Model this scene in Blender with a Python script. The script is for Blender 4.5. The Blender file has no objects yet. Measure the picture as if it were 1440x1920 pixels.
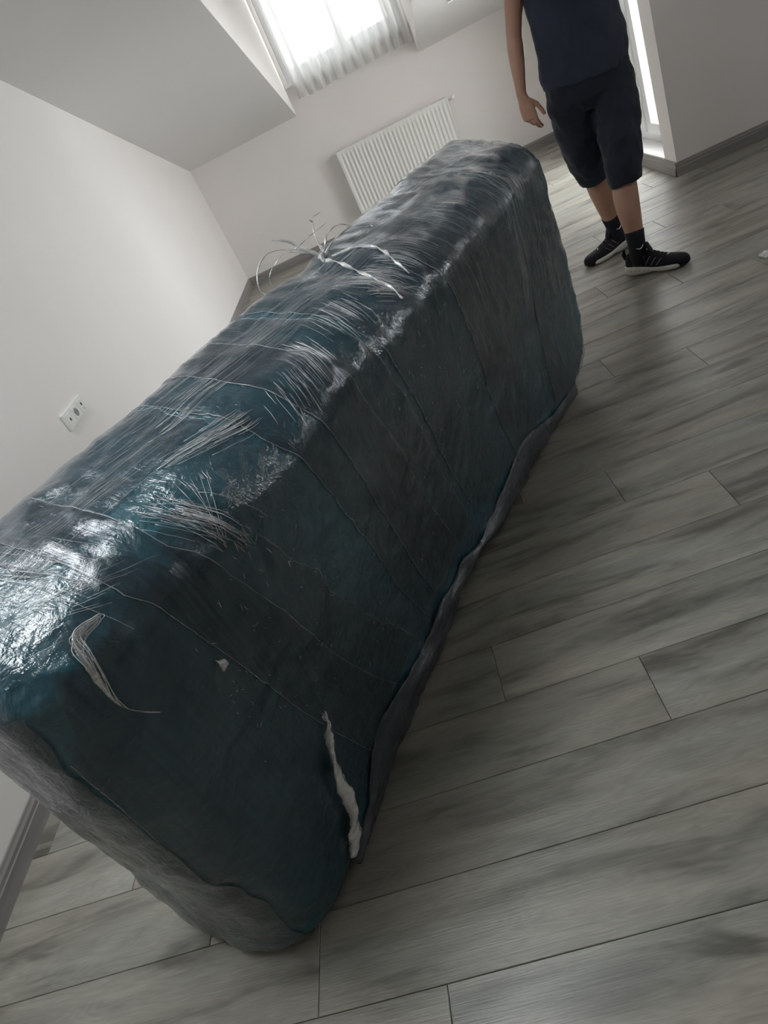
import bpy, bmesh, math, random
from mathutils import Vector, Matrix, noise
from mathutils.bvhtree import BVHTree

scene = bpy.context.scene
C = scene.collection

# ------------------------------------------------------------------ camera
CAM = Vector((0, 0, 1.375))
cam_d = bpy.data.cameras.new('camera')
cam_d.sensor_fit = 'VERTICAL'
cam_d.sensor_height = 36.0
cam_d.lens = 23.784
cam_d.clip_start = 0.02
cam = bpy.data.objects.new('camera', cam_d)
C.objects.link(cam)
cam.matrix_world = Matrix.Translation(CAM) @ Matrix(((0.9146, 0.3654, 0.1734),
                                                     (-0.0591, 0.5450, -0.8364),
                                                     (-0.4001, 0.7547, 0.5200))).to_4x4()
scene.camera = cam

# ------------------------------------------------------------------ world, light, exposure
world = bpy.data.worlds.new('overcast_sky')
scene.world = world
world.use_nodes = True
bg = world.node_tree.nodes['Background']
bg.inputs['Color'].default_value = (0.98, 0.985, 1.0, 1)
bg.inputs['Strength'].default_value = 14.0
scene.view_settings.view_transform = 'Standard'
scene.view_settings.look = 'None'
scene.view_settings.gamma = 1.0
scene.view_settings.use_curve_mapping = False
scene.view_settings.exposure = 0.18
scene.cycles.max_bounces = 10
scene.cycles.diffuse_bounces = 8
scene.cycles.transparent_max_bounces = 24
scene.cycles.caustics_reflective = False
scene.cycles.caustics_refractive = False
scene.cycles.sample_clamp_indirect = 6.0


def portal(name, loc, rot, sx, sy):
    l = bpy.data.lights.new(name, 'AREA')
    l.shape = 'RECTANGLE'
    l.size = sx
    l.size_y = sy
    l.energy = 1.0
    l.cycles.is_portal = True          # guides the sky light through the opening, adds none
    o = bpy.data.objects.new(name, l)
    C.objects.link(o)
    o.location = loc
    o.rotation_euler = rot
    return o


# ------------------------------------------------------------------ room dimensions (metres)
XL, XR, XR2 = -1.66, 1.75, 3.7
YB, YF, YN = 7.434, -2.4, 4.65
SK = 0.282
def slope_z(y): return 1.205 + (YB - y) * SK
ZC = 2.75
YC = YB - (ZC - 1.205) / SK
WIN = (-0.46, 0.70, 1.46, 2.62)        # x0, x1, z0, z1 of the dormer window
DOOR = (4.83, 6.30, 0.10, 2.30)        # y0, y1, z0, z1 of the balcony door
XD = 1.93                              # plane of the balcony door
portal('window_portal', ((WIN[0] + WIN[1]) / 2, YB + 0.17, (WIN[2] + WIN[3]) / 2), (math.radians(-90), 0, 0), 1.16, 1.16)
portal('door_portal', (XD + 0.10, (DOOR[0] + DOOR[1]) / 2, (DOOR[2] + DOOR[3]) / 2), (0, math.radians(90), 0), 2.2, 1.47)

ROOF = (-1.48, -0.75, 0.40, 1.85)       # x0, x1, y0, y1 of a roof window added, out of view, to light the near left
SIDE = (2.35, 3.05, 1.30, 2.00)        # y0, y1, z0, z1 of a side window added, out of view, to fill the right
portal('added_side_portal', (XR2 + 0.17, 2.70, 1.65), (0, math.radians(90), 0), 0.70, 0.70)
portal('added_roof_portal', (-1.115, 1.125, 2.89), (0, 0, 0), 0.73, 1.45)

# ------------------------------------------------------------------ helpers
def link(o, parent=None):
    C.objects.link(o)
    if parent is not None:
        o.parent = parent
    return o

def tag(o, label=None, cat=None, group=None, kind=None):
    if label: o['label'] = label
    if cat: o['category'] = cat
    if group: o['group'] = group
    if kind: o['kind'] = kind
    return o

def obj(name, bm, m, parent=None, smooth=False):
    me = bpy.data.meshes.new(name)
    bmesh.ops.recalc_face_normals(bm, faces=bm.faces)
    bm.to_mesh(me)
    bm.free()
    if smooth:
        me.polygons.foreach_set('use_smooth', [True] * len(me.polygons))
    if m is not None:
        me.materials.append(m)
    return link(bpy.data.objects.new(name, me), parent)

def empty(name, loc=(0, 0, 0), rz=0.0):
    o = bpy.data.objects.new(name, None)
    C.objects.link(o)
    o.location = loc
    o.rotation_euler = (0, 0, rz)
    o.empty_display_size = 0.1
    return o

def box(bm, x0, x1, y0, y1, z0, z1, bev=0.0):
    vs = [bm.verts.new(p) for p in ((x0, y0, z0), (x1, y0, z0), (x1, y1, z0), (x0, y1, z0),
                                    (x0, y0, z1), (x1, y0, z1), (x1, y1, z1), (x0, y1, z1))]
    fs = [bm.faces.new([vs[i] for i in q]) for q in ((3, 2, 1, 0), (4, 5, 6, 7), (0, 1, 5, 4), (1, 2, 6, 5), (2, 3, 7, 6), (3, 0, 4, 7))]
    if bev > 0:
        es = {e for f_ in fs for e in f_.edges}
        bmesh.ops.bevel(bm, geom=list(es), offset=bev, segments=2, profile=0.5, affect='EDGES')
    return vs

def prism(bm, poly, vec):
    a = [bm.verts.new(p) for p in poly]
    b = [bm.verts.new(Vector(p) + Vector(vec)) for p in poly]
    n = len(a)
    bm.faces.new(a)
    bm.faces.new(b[::-1])
    for i in range(n):
        bm.faces.new((a[i], b[i], b[(i + 1) % n], a[(i + 1) % n]))

def rings(bm, rs, cap=True, closed=False):
    """bridge a list of vertex-position rings into a tube"""
    R = [[bm.verts.new(p) for p in r] for r in rs]
    n = len(R[0])
    pairs = list(zip(R[:-1], R[1:])) + ([(R[-1], R[0])] if closed else [])
    for a, b in pairs:
        for i in range(n):
            bm.faces.new((a[i], a[(i + 1) % n], b[(i + 1) % n], b[i]))
    if cap and not closed:
        bm.faces.new(R[0][::-1])
        bm.faces.new(R[-1])
    return R

def tube(bm, pts, rad, seg=10, flat=1.0, cap=True, up=None):
    """tube along a polyline; rad is a number or a list of radii, flat squashes the second axis"""
    pts = [Vector(p) for p in pts]
    if not hasattr(rad, '__len__'):
        rad = [rad] * len(pts)
    rs = []
    u = None
    for i, p in enumerate(pts):
        d = (pts[min(i + 1, len(pts) - 1)] - pts[max(i - 1, 0)]).normalized()
        if u is None:
            a = Vector(up) if up is not None else (Vector((0, 0, 1)) if abs(d.z) < 0.9 else Vector((1, 0, 0)))
            u = (a - d * a.dot(d)).normalized()
        else:
            u = (u - d * u.dot(d)).normalized()
        v = d.cross(u)
        rs.append([p + (u * math.cos(t) + v * math.sin(t) * flat) * rad[i] for t in [2 * math.pi * k / seg for k in range(seg)]])
    rings(bm, rs, cap)

def smoothstep(a, b, x):
    t = max(0.0, min(1.0, (x - a) / (b - a)))
    return t * t * (3 - 2 * t)

def spline(pts, n):
    """Catmull-Rom through the points, n samples per span"""
    P = [Vector(p) for p in pts]
    P = [2 * P[0] - P[1]] + P + [2 * P[-1] - P[-2]]
    out = []
    for i in range(1, len(P) - 2):
        for k in range(n):
            t = k / n
            a, b, c, d = P[i - 1:i + 3]
            out.append(0.5 * ((2 * b) + (c - a) * t + (2 * a - 5 * b + 4 * c - d) * t * t + (3 * b - a - 3 * c + d) * t ** 3))
    out.append(P[-2])
    return out

# ------------------------------------------------------------------ materials
class NT:
    def __init__(s, name):
        s.m = bpy.data.materials.new(name)
        s.m.use_nodes = True
        s.t = s.m.node_tree
        s.t.nodes.clear()
        s.out = s.t.nodes.new('ShaderNodeOutputMaterial')
    def n(s, typ, **kw):
        nd = s.t.nodes.new(typ)
        ins = kw.pop('ins', {})
        for k, v in kw.items():
            setattr(nd, k, v)
        for k, v in ins.items():
            if isinstance(v, bpy.types.NodeSocket):
                s.t.links.new(v, nd.inputs[k])
            else:
                nd.inputs[k].default_value = v
        return nd
    def noise(s, vec, scale, detail=3.0, rough=0.5, dist=0.0):
        return s.n('ShaderNodeTexNoise', ins={'Vector': vec, 'Scale': scale, 'Detail': detail, 'Roughness': rough, 'Distortion': dist})
    def ramp(s, fac, stops):
        r = s.n('ShaderNodeValToRGB', ins={'Fac': fac})
        el = r.color_ramp.elements
        while len(el) < len(stops):
            el.new(0.5)
        for e, (p, c) in zip(el, stops):
            e.position = p
            e.color = (*c, 1) if len(c) == 3 else c
        return r
    def math(s, op, a, b=0.0, clamp=False):
        nd = s.n('ShaderNodeMath', operation=op, use_clamp=clamp)
        for i, v in enumerate((a, b)):
            if isinstance(v, bpy.types.NodeSocket):
                s.t.links.new(v, nd.inputs[i])
            else:
                nd.inputs[i].default_value = v
        return nd.outputs[0]
    def mapping(s, vec, scale=(1, 1, 1), rot=(0, 0, 0), loc=(0, 0, 0)):
        return s.n('ShaderNodeMapping', ins={'Vector': vec, 'Scale': scale, 'Rotation': rot, 'Location': loc}).outputs[0]
    def mix(s, fac, a, b, blend='MIX'):
        nd = s.n('ShaderNodeMix', data_type='RGBA', blend_type=blend)
        for sock, v in ((nd.inputs[0], fac), (nd.inputs[6], a), (nd.inputs[7], b)):
            if isinstance(v, bpy.types.NodeSocket):
                s.t.links.new(v, sock)
            else:
                sock.default_value = v if not isinstance(v, tuple) or len(v) == 4 else (*v, 1)
        return nd.outputs[2]
    def done(s, shader):
        s.t.links.new(shader, s.out.inputs['Surface'])
        return s.m

def simple(name, col, rough=0.5, noise_amt=0.0, nscale=20.0, bump=0.0, bscale=200.0, spec=0.5, metal=0.0):
    t = NT(name)
    tc = t.n('ShaderNodeTexCoord').outputs['Object']
    col_s = (*col, 1)
    if noise_amt:
        f = t.noise(tc, nscale, 4).outputs['Fac']
        col_s = t.ramp(f, ((0.3, tuple(c * (1 - noise_amt) for c in col)), (0.7, tuple(min(1, c * (1 + noise_amt)) for c in col)))).outputs['Color']
    ins = {'Base Color': col_s, 'Roughness': rough, 'Specular IOR Level': spec, 'Metallic': metal}
    if bump:
        bn = t.n('ShaderNodeBump', ins={'Strength': bump, 'Distance': 0.002, 'Height': t.noise(tc, bscale, 3).outputs['Fac']})
        ins['Normal'] = bn.outputs[0]
    p = t.n('ShaderNodeBsdfPrincipled', ins=ins)
    return t.done(p.outputs[0])

M = {}
M['wall'] = simple('painted_plaster', (0.82, 0.786, 0.768), 0.75, 0.015, 1.5, 0.08, 350)
M['ceil'] = simple('painted_ceiling', (0.80, 0.79, 0.79), 0.8, 0.01, 1.5, 0.06, 350)
M['white'] = simple('white_enamel', (0.80, 0.80, 0.77), 0.3)
M['pvc'] = simple('white_pvc', (0.82, 0.83, 0.84), 0.25)
M['socket'] = simple('socket_plastic', (0.80, 0.80, 0.77), 0.35)
M['hole'] = simple('socket_recess', (0.25, 0.25, 0.24), 0.5)
M['dark'] = simple('dark_slot', (0.05, 0.05, 0.05), 0.5)
M['sill'] = simple('sill_stone', (0.72, 0.71, 0.70), 0.3, 0.05, 30)
M['concrete'] = simple('balcony_concrete', (0.6, 0.6, 0.58), 0.8, 0.1, 8)

def mat_plank():
    t = NT('grey_oak_laminate')
    tc = t.n('ShaderNodeTexCoord').outputs['Object']
    rnd = t.n('ShaderNodeObjectInfo').outputs['Random']
    off = t.n('ShaderNodeCombineXYZ', ins={'X': t.math('MULTIPLY', rnd, 57.0), 'Y': t.math('MULTIPLY', rnd, 131.0), 'Z': t.math('MULTIPLY', rnd, 23.0)}).outputs[0]
    v = t.n('ShaderNodeVectorMath', operation='ADD', ins={0: tc, 1: off}).outputs[0]
    # broad smoky clouds stretched along the board
    cloud = t.noise(t.mapping(v, (2.5, 12.0, 1)), 1.0, 3, 0.58, 0.5).outputs['Fac']
    fine = t.noise(t.mapping(v, (7.0, 260.0, 1)), 1.0, 4, 0.65, 0.5).outputs['Fac']
    fine = t.n('ShaderNodeMapRange', ins={'Value': fine, 'From Min': 0.3, 'From Max': 0.7}).outputs[0]
    # cathedral grain: distorted bands
    gr = t.noise(t.mapping(v, (2.2, 16.0, 1)), 1.0, 2, 0.5, 0.0).outputs['Fac']
    bands = t.math('FRACT', t.math('MULTIPLY', gr, 22.0))
    bands = t.math('ABSOLUTE', t.math('SUBTRACT', bands, 0.5))
    knot = t.noise(t.mapping(v, (3.6, 17.0, 1)), 1.0, 2, 0.45, 0.6).outputs['Fac']
    c1 = t.ramp(cloud, ((0.30, (0.130, 0.127, 0.111)), (0.46, (0.292, 0.286, 0.252)), (0.70, (0.415, 0.406, 0.358)))).outputs['Color']
    c2 = t.mix(t.math('MULTIPLY', t.math('SUBTRACT', 1.0, fine, True), 0.50), c1, (0.62, 0.60, 0.58, 1), 'MULTIPLY')
    c2 = t.mix(t.math('MULTIPLY', bands, 0.8), c2, (0.70, 0.69, 0.67, 1), 'MULTIPLY')
    kf = t.ramp(knot, ((0.66, (0, 0, 0)), (0.78, (1, 1, 1)))).outputs['Color']
    c3 = t.mix(t.math('MULTIPLY', kf, 0.6), c2, (0.07, 0.064, 0.058, 1))
    warm = t.ramp(t.noise(t.mapping(v, (1.3, 5.0, 1)), 1.3, 2).outputs['Fac'], ((0.35, (1.04, 1.0, 0.955)), (0.7, (0.97, 1.0, 1.02)))).outputs['Color']
    c4 = t.mix(1.0, c3, warm, 'MULTIPLY')
    tone = t.math('ADD', t.math('MULTIPLY', rnd, 0.16), 0.92)
    hsv = t.n('ShaderNodeHueSaturation', ins={'Color': c4, 'Value': tone})
    h = t.math('ADD', t.math('MULTIPLY', fine, 0.7), t.math('MULTIPLY', bands, 0.3))
    bn = t.n('ShaderNodeBump', ins={'Strength': 0.22, 'Distance': 0.0012, 'Height': h})
    rg = t.math('ADD', t.math('MULTIPLY', fine, 0.12), 0.29)
    p = t.n('ShaderNodeBsdfPrincipled', ins={'Base Color': hsv.outputs[0], 'Roughness': rg, 'Specular IOR Level': 0.6, 'Normal': bn.outputs[0]})
    return t.done(p.outputs[0])

def mat_base():
    t = NT('grey_wood_skirting')
    tc = t.n('ShaderNodeTexCoord').outputs['Object']
    a = t.noise(t.mapping(tc, (1.5, 1.5, 30)), 1.0, 3, 0.5, 0.2).outputs['Fac']
    c = t.ramp(a, ((0.3, (0.20, 0.185, 0.18)), (0.7, (0.30, 0.285, 0.28)))).outputs['Color']
    p = t.n('ShaderNodeBsdfPrincipled', ins={'Base Color': c, 'Roughness': 0.42})
    return t.done(p.outputs[0])

M['plank'] = mat_plank()
M['base'] = mat_base()
M['subfloor'] = simple('subfloor', (0.03, 0.028, 0.026), 0.9)

def mat_glass():
    t = NT('window_glass')
    tr = t.n('ShaderNodeBsdfTransparent', ins={'Color': (0.96, 0.98, 0.98, 1)})
    gl = t.n('ShaderNodeBsdfGlossy', ins={'Roughness': 0.02})
    lw = t.n('ShaderNodeLayerWeight', ins={'Blend': 0.5}).outputs['Facing']
    fr = t.math('ADD', t.math('MULTIPLY', t.math('POWER', lw, 5.0), 0.6), 0.02)
    return t.done(t.n('ShaderNodeMixShader', ins={0: fr, 1: tr.outputs[0], 2: gl.outputs[0]}).outputs[0])
M['glass'] = mat_glass()

def mat_sheer():
    t = NT('sheer_curtain_fabric')
    tc = t.n('ShaderNodeTexCoord').outputs['Object']
    col = (0.74, 0.74, 0.73, 1)
    df = t.n('ShaderNodeBsdfDiffuse', ins={'Color': col})
    tl = t.n('ShaderNodeBsdfTranslucent', ins={'Color': col})
    tr = t.n('ShaderNodeBsdfTransparent')
    a = t.n('ShaderNodeMixShader', ins={0: 0.5, 1: df.outputs[0], 2: tl.outputs[0]})
    wv = t.noise(t.mapping(tc, (14, 1, 0.6)), 1.0, 2).outputs['Fac']
    f = t.ramp(wv, ((0.42, (0.03,) * 3), (0.58, (0.30,) * 3))).outputs['Color']
    return t.done(t.n('ShaderNodeMixShader', ins={0: f, 1: a.outputs[0], 2: tr.outputs[0]}).outputs[0])
M['sheer'] = mat_sheer()

# ================================================================== THE SETTING
# floor: boards of 1.40 x 0.194 m running parallel to the window wall
bm = bmesh.new()
box(bm, XL - 0.1, XR + 0.25, YF - 0.1, YB + 0.1, -0.10, -0.011)
box(bm, XR + 0.25, XR2 + 0.1, YF - 0.1, YN + 0.1, -0.10, -0.011)
floor = tag(obj('floor', bm, M['subfloor']), 'grey-brown laminate floor of long oak boards', kind='structure')
PW, PL_, PY0 = 0.1942, 1.40, 0.572
END = {-1: -0.435, 0: -0.704, 1: -0.982, 2: -1.246, 3: -0.19, 4: -0.50, 5: 0.594}
plank_mesh = {}
def plank_me(L, W):
    key = (round(L, 3), round(W, 3))
    if key not in plank_mesh:
        b = bmesh.new()
        g, ch, th = 0.0006, 0.0013, 0.011
        def rect(i, z):
            return [Vector(p) for p in ((g + i, g + i, z), (L - g - i, g + i, z), (L - g - i, W - g - i, z), (g + i, W - g - i, z))]
        rings(b, [rect(0, -th), rect(0, -ch), rect(ch, 0)])
        bmesh.ops.recalc_face_normals(b, faces=b.faces)
        me = bpy.data.meshes.new('plank')
        b.to_mesh(me)
        b.free()
        me.materials.append(M['plank'])
        plank_mesh[key] = me
    return plank_mesh[key]
row = math.floor((YF - PY0) / PW)
while PY0 + row * PW < YB:
    y0, y1 = PY0 + row * PW, min(PY0 + (row + 1) * PW, YB)
    xr = (XR2 if y1 < YN + 0.1 else XR + 0.02)
    e = END.get(row, (-0.435 - 0.29 * (row + 1)))
    while e > XL: e -= PL_
    x = e
    while x < xr:
        a, b_ = max(x, XL), min(x + PL_, xr)
        if b_ - a > 0.02:
            o = bpy.data.objects.new('plank', plank_me(b_ - a, y1 - y0))
            link(o, floor)
            o.location = (a, y0, 0)
        x += PL_
    row += 1

# walls
T = 0.2
bm = bmesh.new()
prism(bm, ((XL, YF, 0), (XL, YB + T, 0), (XL, YB + T, 1.30), (XL, YC, ZC + 0.1), (XL, YF, ZC + 0.1)), (-T, 0, 0))
tag(obj('wall_left', bm, M['wall']), 'plain pale pinkish-white side wall', kind='structure')
x0, x1, z0, z1 = WIN
ZD = 2.72                                # dormer ceiling height
bm = bmesh.new()
box(bm, XL - T, XR + T, YB, YB + T, 0, 1.19)
box(bm, -0.60, 0.90, YB, YB + T, 1.19, z0)
box(bm, -0.60, x0, YB, YB + T, z0, z1)
box(bm, x1, 0.90, YB, YB + T, z0, z1)
box(bm, -0.60, 0.90, YB, YB + T, z1, ZD + 0.2)
box(bm, XL - T, -0.60, YB, YB + T, 1.19, 1.40)
box(bm, 0.90, XR + T, YB, YB + T, 1.19, 1.40)
tag(obj('wall_back', bm, M['wall']), 'knee wall under the dormer window behind the radiator', kind='structure')
# sloping ceiling left and right of the dormer, flat ceiling nearer the camera
DL0, DL1 = (-0.4985, YB), (-0.555, 4.2)     # dormer cheek line, left
DR0, DR1 = (0.750, YB), (0.685, 5.9)        # dormer cheek line, right
YD = YB - (ZD - 1.205) / SK               # where the dormer ceiling meets the slope
def on(p0, p1, y):
    t = (y - p0[1]) / (p1[1] - p0[1])
    x = p0[0] + (p1[0] - p0[0]) * t
    return (x, y, slope_z(y))
dl0, dl1 = on(DL0, DL1, YB + 0.02), on(DL0, DL1, YD)
dr0, dr1 = on(DR0, DR1, YB + 0.02), on(DR0, (0.70, 3.0), YD)
drm = on(DR0, DR1, 5.9)
XBAY, YBAY = 1.08, 6.62                  # unseen bay, raised so a taller balcony door lets in more light
bm = bmesh.new()
up = (0, 0.03, 0.12)
prism(bm, ((XL - T, YB + 0.02, slope_z(YB + 0.02)), dl0, dl1, (dl1[0], YC, ZC), (XL - T, YC, ZC)), up)
prism(bm, (dr0, (XR + T, YB + 0.02, slope_z(YB + 0.02)), (XR + T, YBAY, slope_z(YBAY)), (XBAY, YBAY, slope_z(YBAY)), (XBAY, YC, ZC), (dr1[0], YC, ZC), dr1, drm), up)
prism(bm, ((XBAY, YBAY, ZC), (XR + 0.3, YBAY, ZC), (XR + 0.3, YC, ZC), (XBAY, YC, ZC)), (0, 0, 0.12))
prism(bm, (dl1, (dr1[0], YD, ZD), (dr1[0], YC, ZC), (dl1[0], YC, ZC)), up)
rx0, rx1, ry0, ry1 = ROOF
for xa, xb, ya, yb_ in ((XL - T, rx0, YF - T, YC), (rx1, XR2 + T, YF - T, YC), (rx0, rx1, YF - T, ry0), (rx0, rx1, ry1, YC)):
    box(bm, xa, xb, ya, yb_, ZC, ZC + 0.12)
prism(bm, ((XR + T, YN, ZC), (XR2 + T, YN, ZC), (XR2 + T, YC - 0.1, ZC), (XR + T, YC - 0.1, ZC)), (0, 0, 0.12))
prism(bm, ((-0.75, YB + T, ZD), (0.95, YB + T, ZD), (0.95, YD - 0.05, ZD), (-0.75, YD - 0.05, ZD)), (0, 0, 0.12))
tag(obj('ceiling', bm, M['ceil']), 'pale grey sloping attic ceiling on both sides of the dormer', kind='structure')
bm = bmesh.new()
for xa, xb, ya, yb_ in ((rx0, rx1, ry0, ry0 + 0.05), (rx0, rx1, ry1 - 0.05, ry1), (rx0, rx0 + 0.05, ry0 + 0.045, ry1 - 0.045), (rx1 - 0.05, rx1, ry0 + 0.045, ry1 - 0.045)):
    box(bm, xa, xb, ya, yb_, ZC + 0.04, ZC + 0.11, 0.004)
rw = tag(obj('added_roof_window', bm, M['pvc']), 'added white framed roof window, out of view, lighting the near left', kind='structure')
bm = bmesh.new()
box(bm, rx0 + 0.045, rx1 - 0.045, ry0 + 0.045, ry1 - 0.045, ZC + 0.07, ZC + 0.08)
obj('pane', bm, M['glass'], rw)
bm = bmesh.new()
prism(bm, [(p[0] + 0.003, p[1], p[2] + 0.0005) for p in (dl0, (dl0[0], dl0[1], ZD + 0.02), (dl1[0], dl1[1], ZD + 0.02), dl1)], (-0.10, 0, 0))
tag(obj('wall_dormer_left', bm, M['wall']), 'cream triangular cheek of the dormer', kind='structure')
bm = bmesh.new()
prism(bm, [(p[0] - 0.003, p[1], p[2] + 0.0005) for p in (dr0, (dr0[0], dr0[1], ZD + 0.02), (drm[0], drm[1], ZD + 0.02), drm)], (0.10, 0, 0))
prism(bm, (drm, (drm[0], drm[1], ZD + 0.02), (dr1[0], dr1[1], ZD + 0.02), dr1), (0.10, 0, 0))
tag(obj('wall_dormer_right', bm, M['wall']), 'cream triangular cheek of the dormer', kind='structure')
# right side wall with the balcony door, then the wall that steps out to the right
y0, y1, z0, z1 = DOOR
bm = bmesh.new()
box(bm, XR, XR + 0.28, y1, YB + T, 0, ZC + 0.1)
box(bm, XR, XR + 0.28, YN, y1, z1, ZC + 0.1)
tag(obj('wall_right', bm, M['wall']), 'side wall around the balcony door', kind='structure')
bm = bmesh.new()
prism(bm, ((XBAY, YBAY, slope_z(YBAY)), (XBAY, YBAY, ZC + 0.05), (XBAY, YC, ZC + 0.05), (XBAY, YC, ZC)), (-0.08, 0, 0))
box(bm, XBAY - 0.08, XR + 0.3, YBAY, YBAY + 0.1, slope_z(YBAY) - 0.01, ZC + 0.05)
tag(obj('wall_bay', bm, M['wall']), 'short walls of the raised bay added over the balcony door for light', kind='structure')
bm = bmesh.new()
box(bm, XR, XR2 + T, YN, y0, 0, ZC + 0.1)
tag(obj('wall_corner', bm, M['wall']), 'shaded wall stepping out to the right of the balcony door', kind='structure')
bm = bmesh.new()
w2 = SIDE
box(bm, XR2, XR2 + T, YF, w2[0], 0, ZC + 0.1)
box(bm, XR2, XR2 + T, w2[1], YN, 0, ZC + 0.1)
box(bm, XR2, XR2 + T, w2[0], w2[1], 0, w2[2])
box(bm, XR2, XR2 + T, w2[0], w2[1], w2[3], ZC + 0.1)
tag(obj('wall_far_right', bm, M['wall']), 'plain white wall with an added side window', kind='structure')
bm = bmesh.new()
ym2 = (w2[0] + w2[1]) / 2
for ya, yb_, za, zb in ((w2[0], w2[1], w2[2], w2[2] + 0.06), (w2[0], w2[1], w2[3] - 0.06, w2[3]), (w2[0], w2[0] + 0.06, w2[2] + 0.05, w2[3] - 0.05),
                        (w2[1] - 0.06, w2[1], w2[2] + 0.05, w2[3] - 0.05), (ym2 - 0.03, ym2 + 0.03, w2[2] + 0.05, w2[3] - 0.05)):
    box(bm, XR2 + 0.06, XR2 + 0.13, ya, yb_, za, zb, 0.004)
w3o = tag(obj('added_side_window', bm, M['pvc']), 'added white framed side window, out of view, filling the right side', kind='structure')
for ya, yb_ in ((w2[0] + 0.05, ym2 - 0.025), (ym2 + 0.025, w2[1] - 0.05)):
    bm = bmesh.new()
    box(bm, XR2 + 0.09, XR2 + 0.10, ya, yb_, w2[2] + 0.05, w2[3] - 0.05)
    obj('pane', bm, M['glass'], w3o)
bm = bmesh.new()
box(bm, XL - T, XR2 + T, YF - T, YF, 0, ZC + 0.1)
tag(obj('wall_front', bm, M['wall']), 'plain white wall', kind='structure')
# made-up facade outside the dormer, blocks sky to keep the curtain from blowing out
bm = bmesh.new()
box(bm, -6.0, 4.2, YB + 3.2, YB + 3.6, -3.0, 6.5)
nb = tag(obj('wall_sky_block', bm, simple('sky_block_grey', (0.26, 0.255, 0.25), 0.9, 0.1, 1.0)), 'added grey facade blocking the sky outside the dormer window', kind='structure')
# skirting boards with a moulded top
def skirting(name, p0, p1, nrm, label, h=0.085):
    p0, p1, nrm = Vector(p0), Vector(p1), Vector(nrm)
    prof = ((0, 0), (0.016, 0), (0.016, h * 0.62), (0.013, h * 0.66), (0.013, h * 0.80), (0.009, h * 0.90), (0.007, h), (0, h))
    b = bmesh.new()
    prism(b, [p0 + nrm * q[0] + Vector((0, 0, q[1])) for q in prof], p1 - p0)
    return tag(obj(name, b, M['base']), label, kind='structure')
skirting('baseboard_left', (XL, YF, 0), (XL, YB, 0), (1, 0, 0), 'grey wooden skirting along the left wall')
skirting('baseboard_back', (XL, YB, 0), (XR, YB, 0), (0, -1, 0), 'grey wooden skirting under the radiator')
skirting('baseboard_corner', (XR - 0.016, YN, 0), (XR2, YN, 0), (0, -1, 0), 'grey wooden skirting along the wall right of the balcony door')
skirting('baseboard_right', (XR, YN - 0.0155, 0), (XR, YB, 0), (-1, 0, 0), 'grey wooden skirting below the balcony door')

# balcony door
y0, y1, z0, z1 = DOOR
bm = bmesh.new()
box(bm, XR - 0.004, XR + 0.32, y0, y1, 0.0, z0 - 0.006, 0.003)
tag(obj('trim_1', bm, M['sill']), 'pale stone sill of the balcony door', kind='structure')
bm = bmesh.new()
fd = 0.035
ym = 5.42
box(bm, XD - fd, XD + fd, y0, y1, z0 - 0.006, z0 + 0.06, 0.004)
box(bm, XD - fd, XD + fd, y0, y1, z1 - 0.06, z1, 0.004)
for ya, yb_ in ((y0, y0 + 0.05), (ym - 0.03, ym + 0.03), (y1 - 0.05, y1)):
    box(bm, XD - fd, XD + fd, ya, yb_, z0 + 0.055, z1 - 0.055, 0.004)
door = tag(obj('door_1', bm, M['pvc']), 'white plastic framed glass balcony door', kind='structure')
sx0, sx1 = XD - 0.055, XD + 0.02
b0, b1 = z0 + 0.05, z1 - 0.05
for a0, a1 in ((y0 + 0.04, ym - 0.02), (ym + 0.02, y1 - 0.04)):
    bm = bmesh.new()
    box(bm, sx0, sx1, a0, a1, b0, b0 + 0.075, 0.005)
    box(bm, sx0, sx1, a0, a1, b1 - 0.075, b1, 0.005)
    box(bm, sx0, sx1, a0, a0 + 0.07, b0 + 0.07, b1 - 0.07, 0.005)
    box(bm, sx0, sx1, a1 - 0.08, a1, b0 + 0.07, b1 - 0.07, 0.005)
    sash = obj('sash', bm, M['pvc'], door)
    bm = bmesh.new()
    box(bm, XD - 0.02, XD - 0.008, a0 + 0.06, a1 - 0.07, b0 + 0.06, b1 - 0.06)
    obj('pane', bm, M['glass'], sash)
    for z in (0.42, 0.95, 1.75):
        bm = bmesh.new()
        tube(bm, ((sx0 - 0.008, a1 - 0.012, z - 0.04), (sx0 - 0.008, a1 - 0.012, z + 0.04)), 0.008, 10)
        obj('hinge', bm, M['pvc'], sash, True)
bm = bmesh.new()
box(bm, XR + 0.3, XR + 1.8, YN + 0.2, YB + 0.6, -0.12, -0.02)
tag(obj('balcony_slab', bm, M['concrete']), 'pale concrete balcony outside the glass door', kind='structure')

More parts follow.
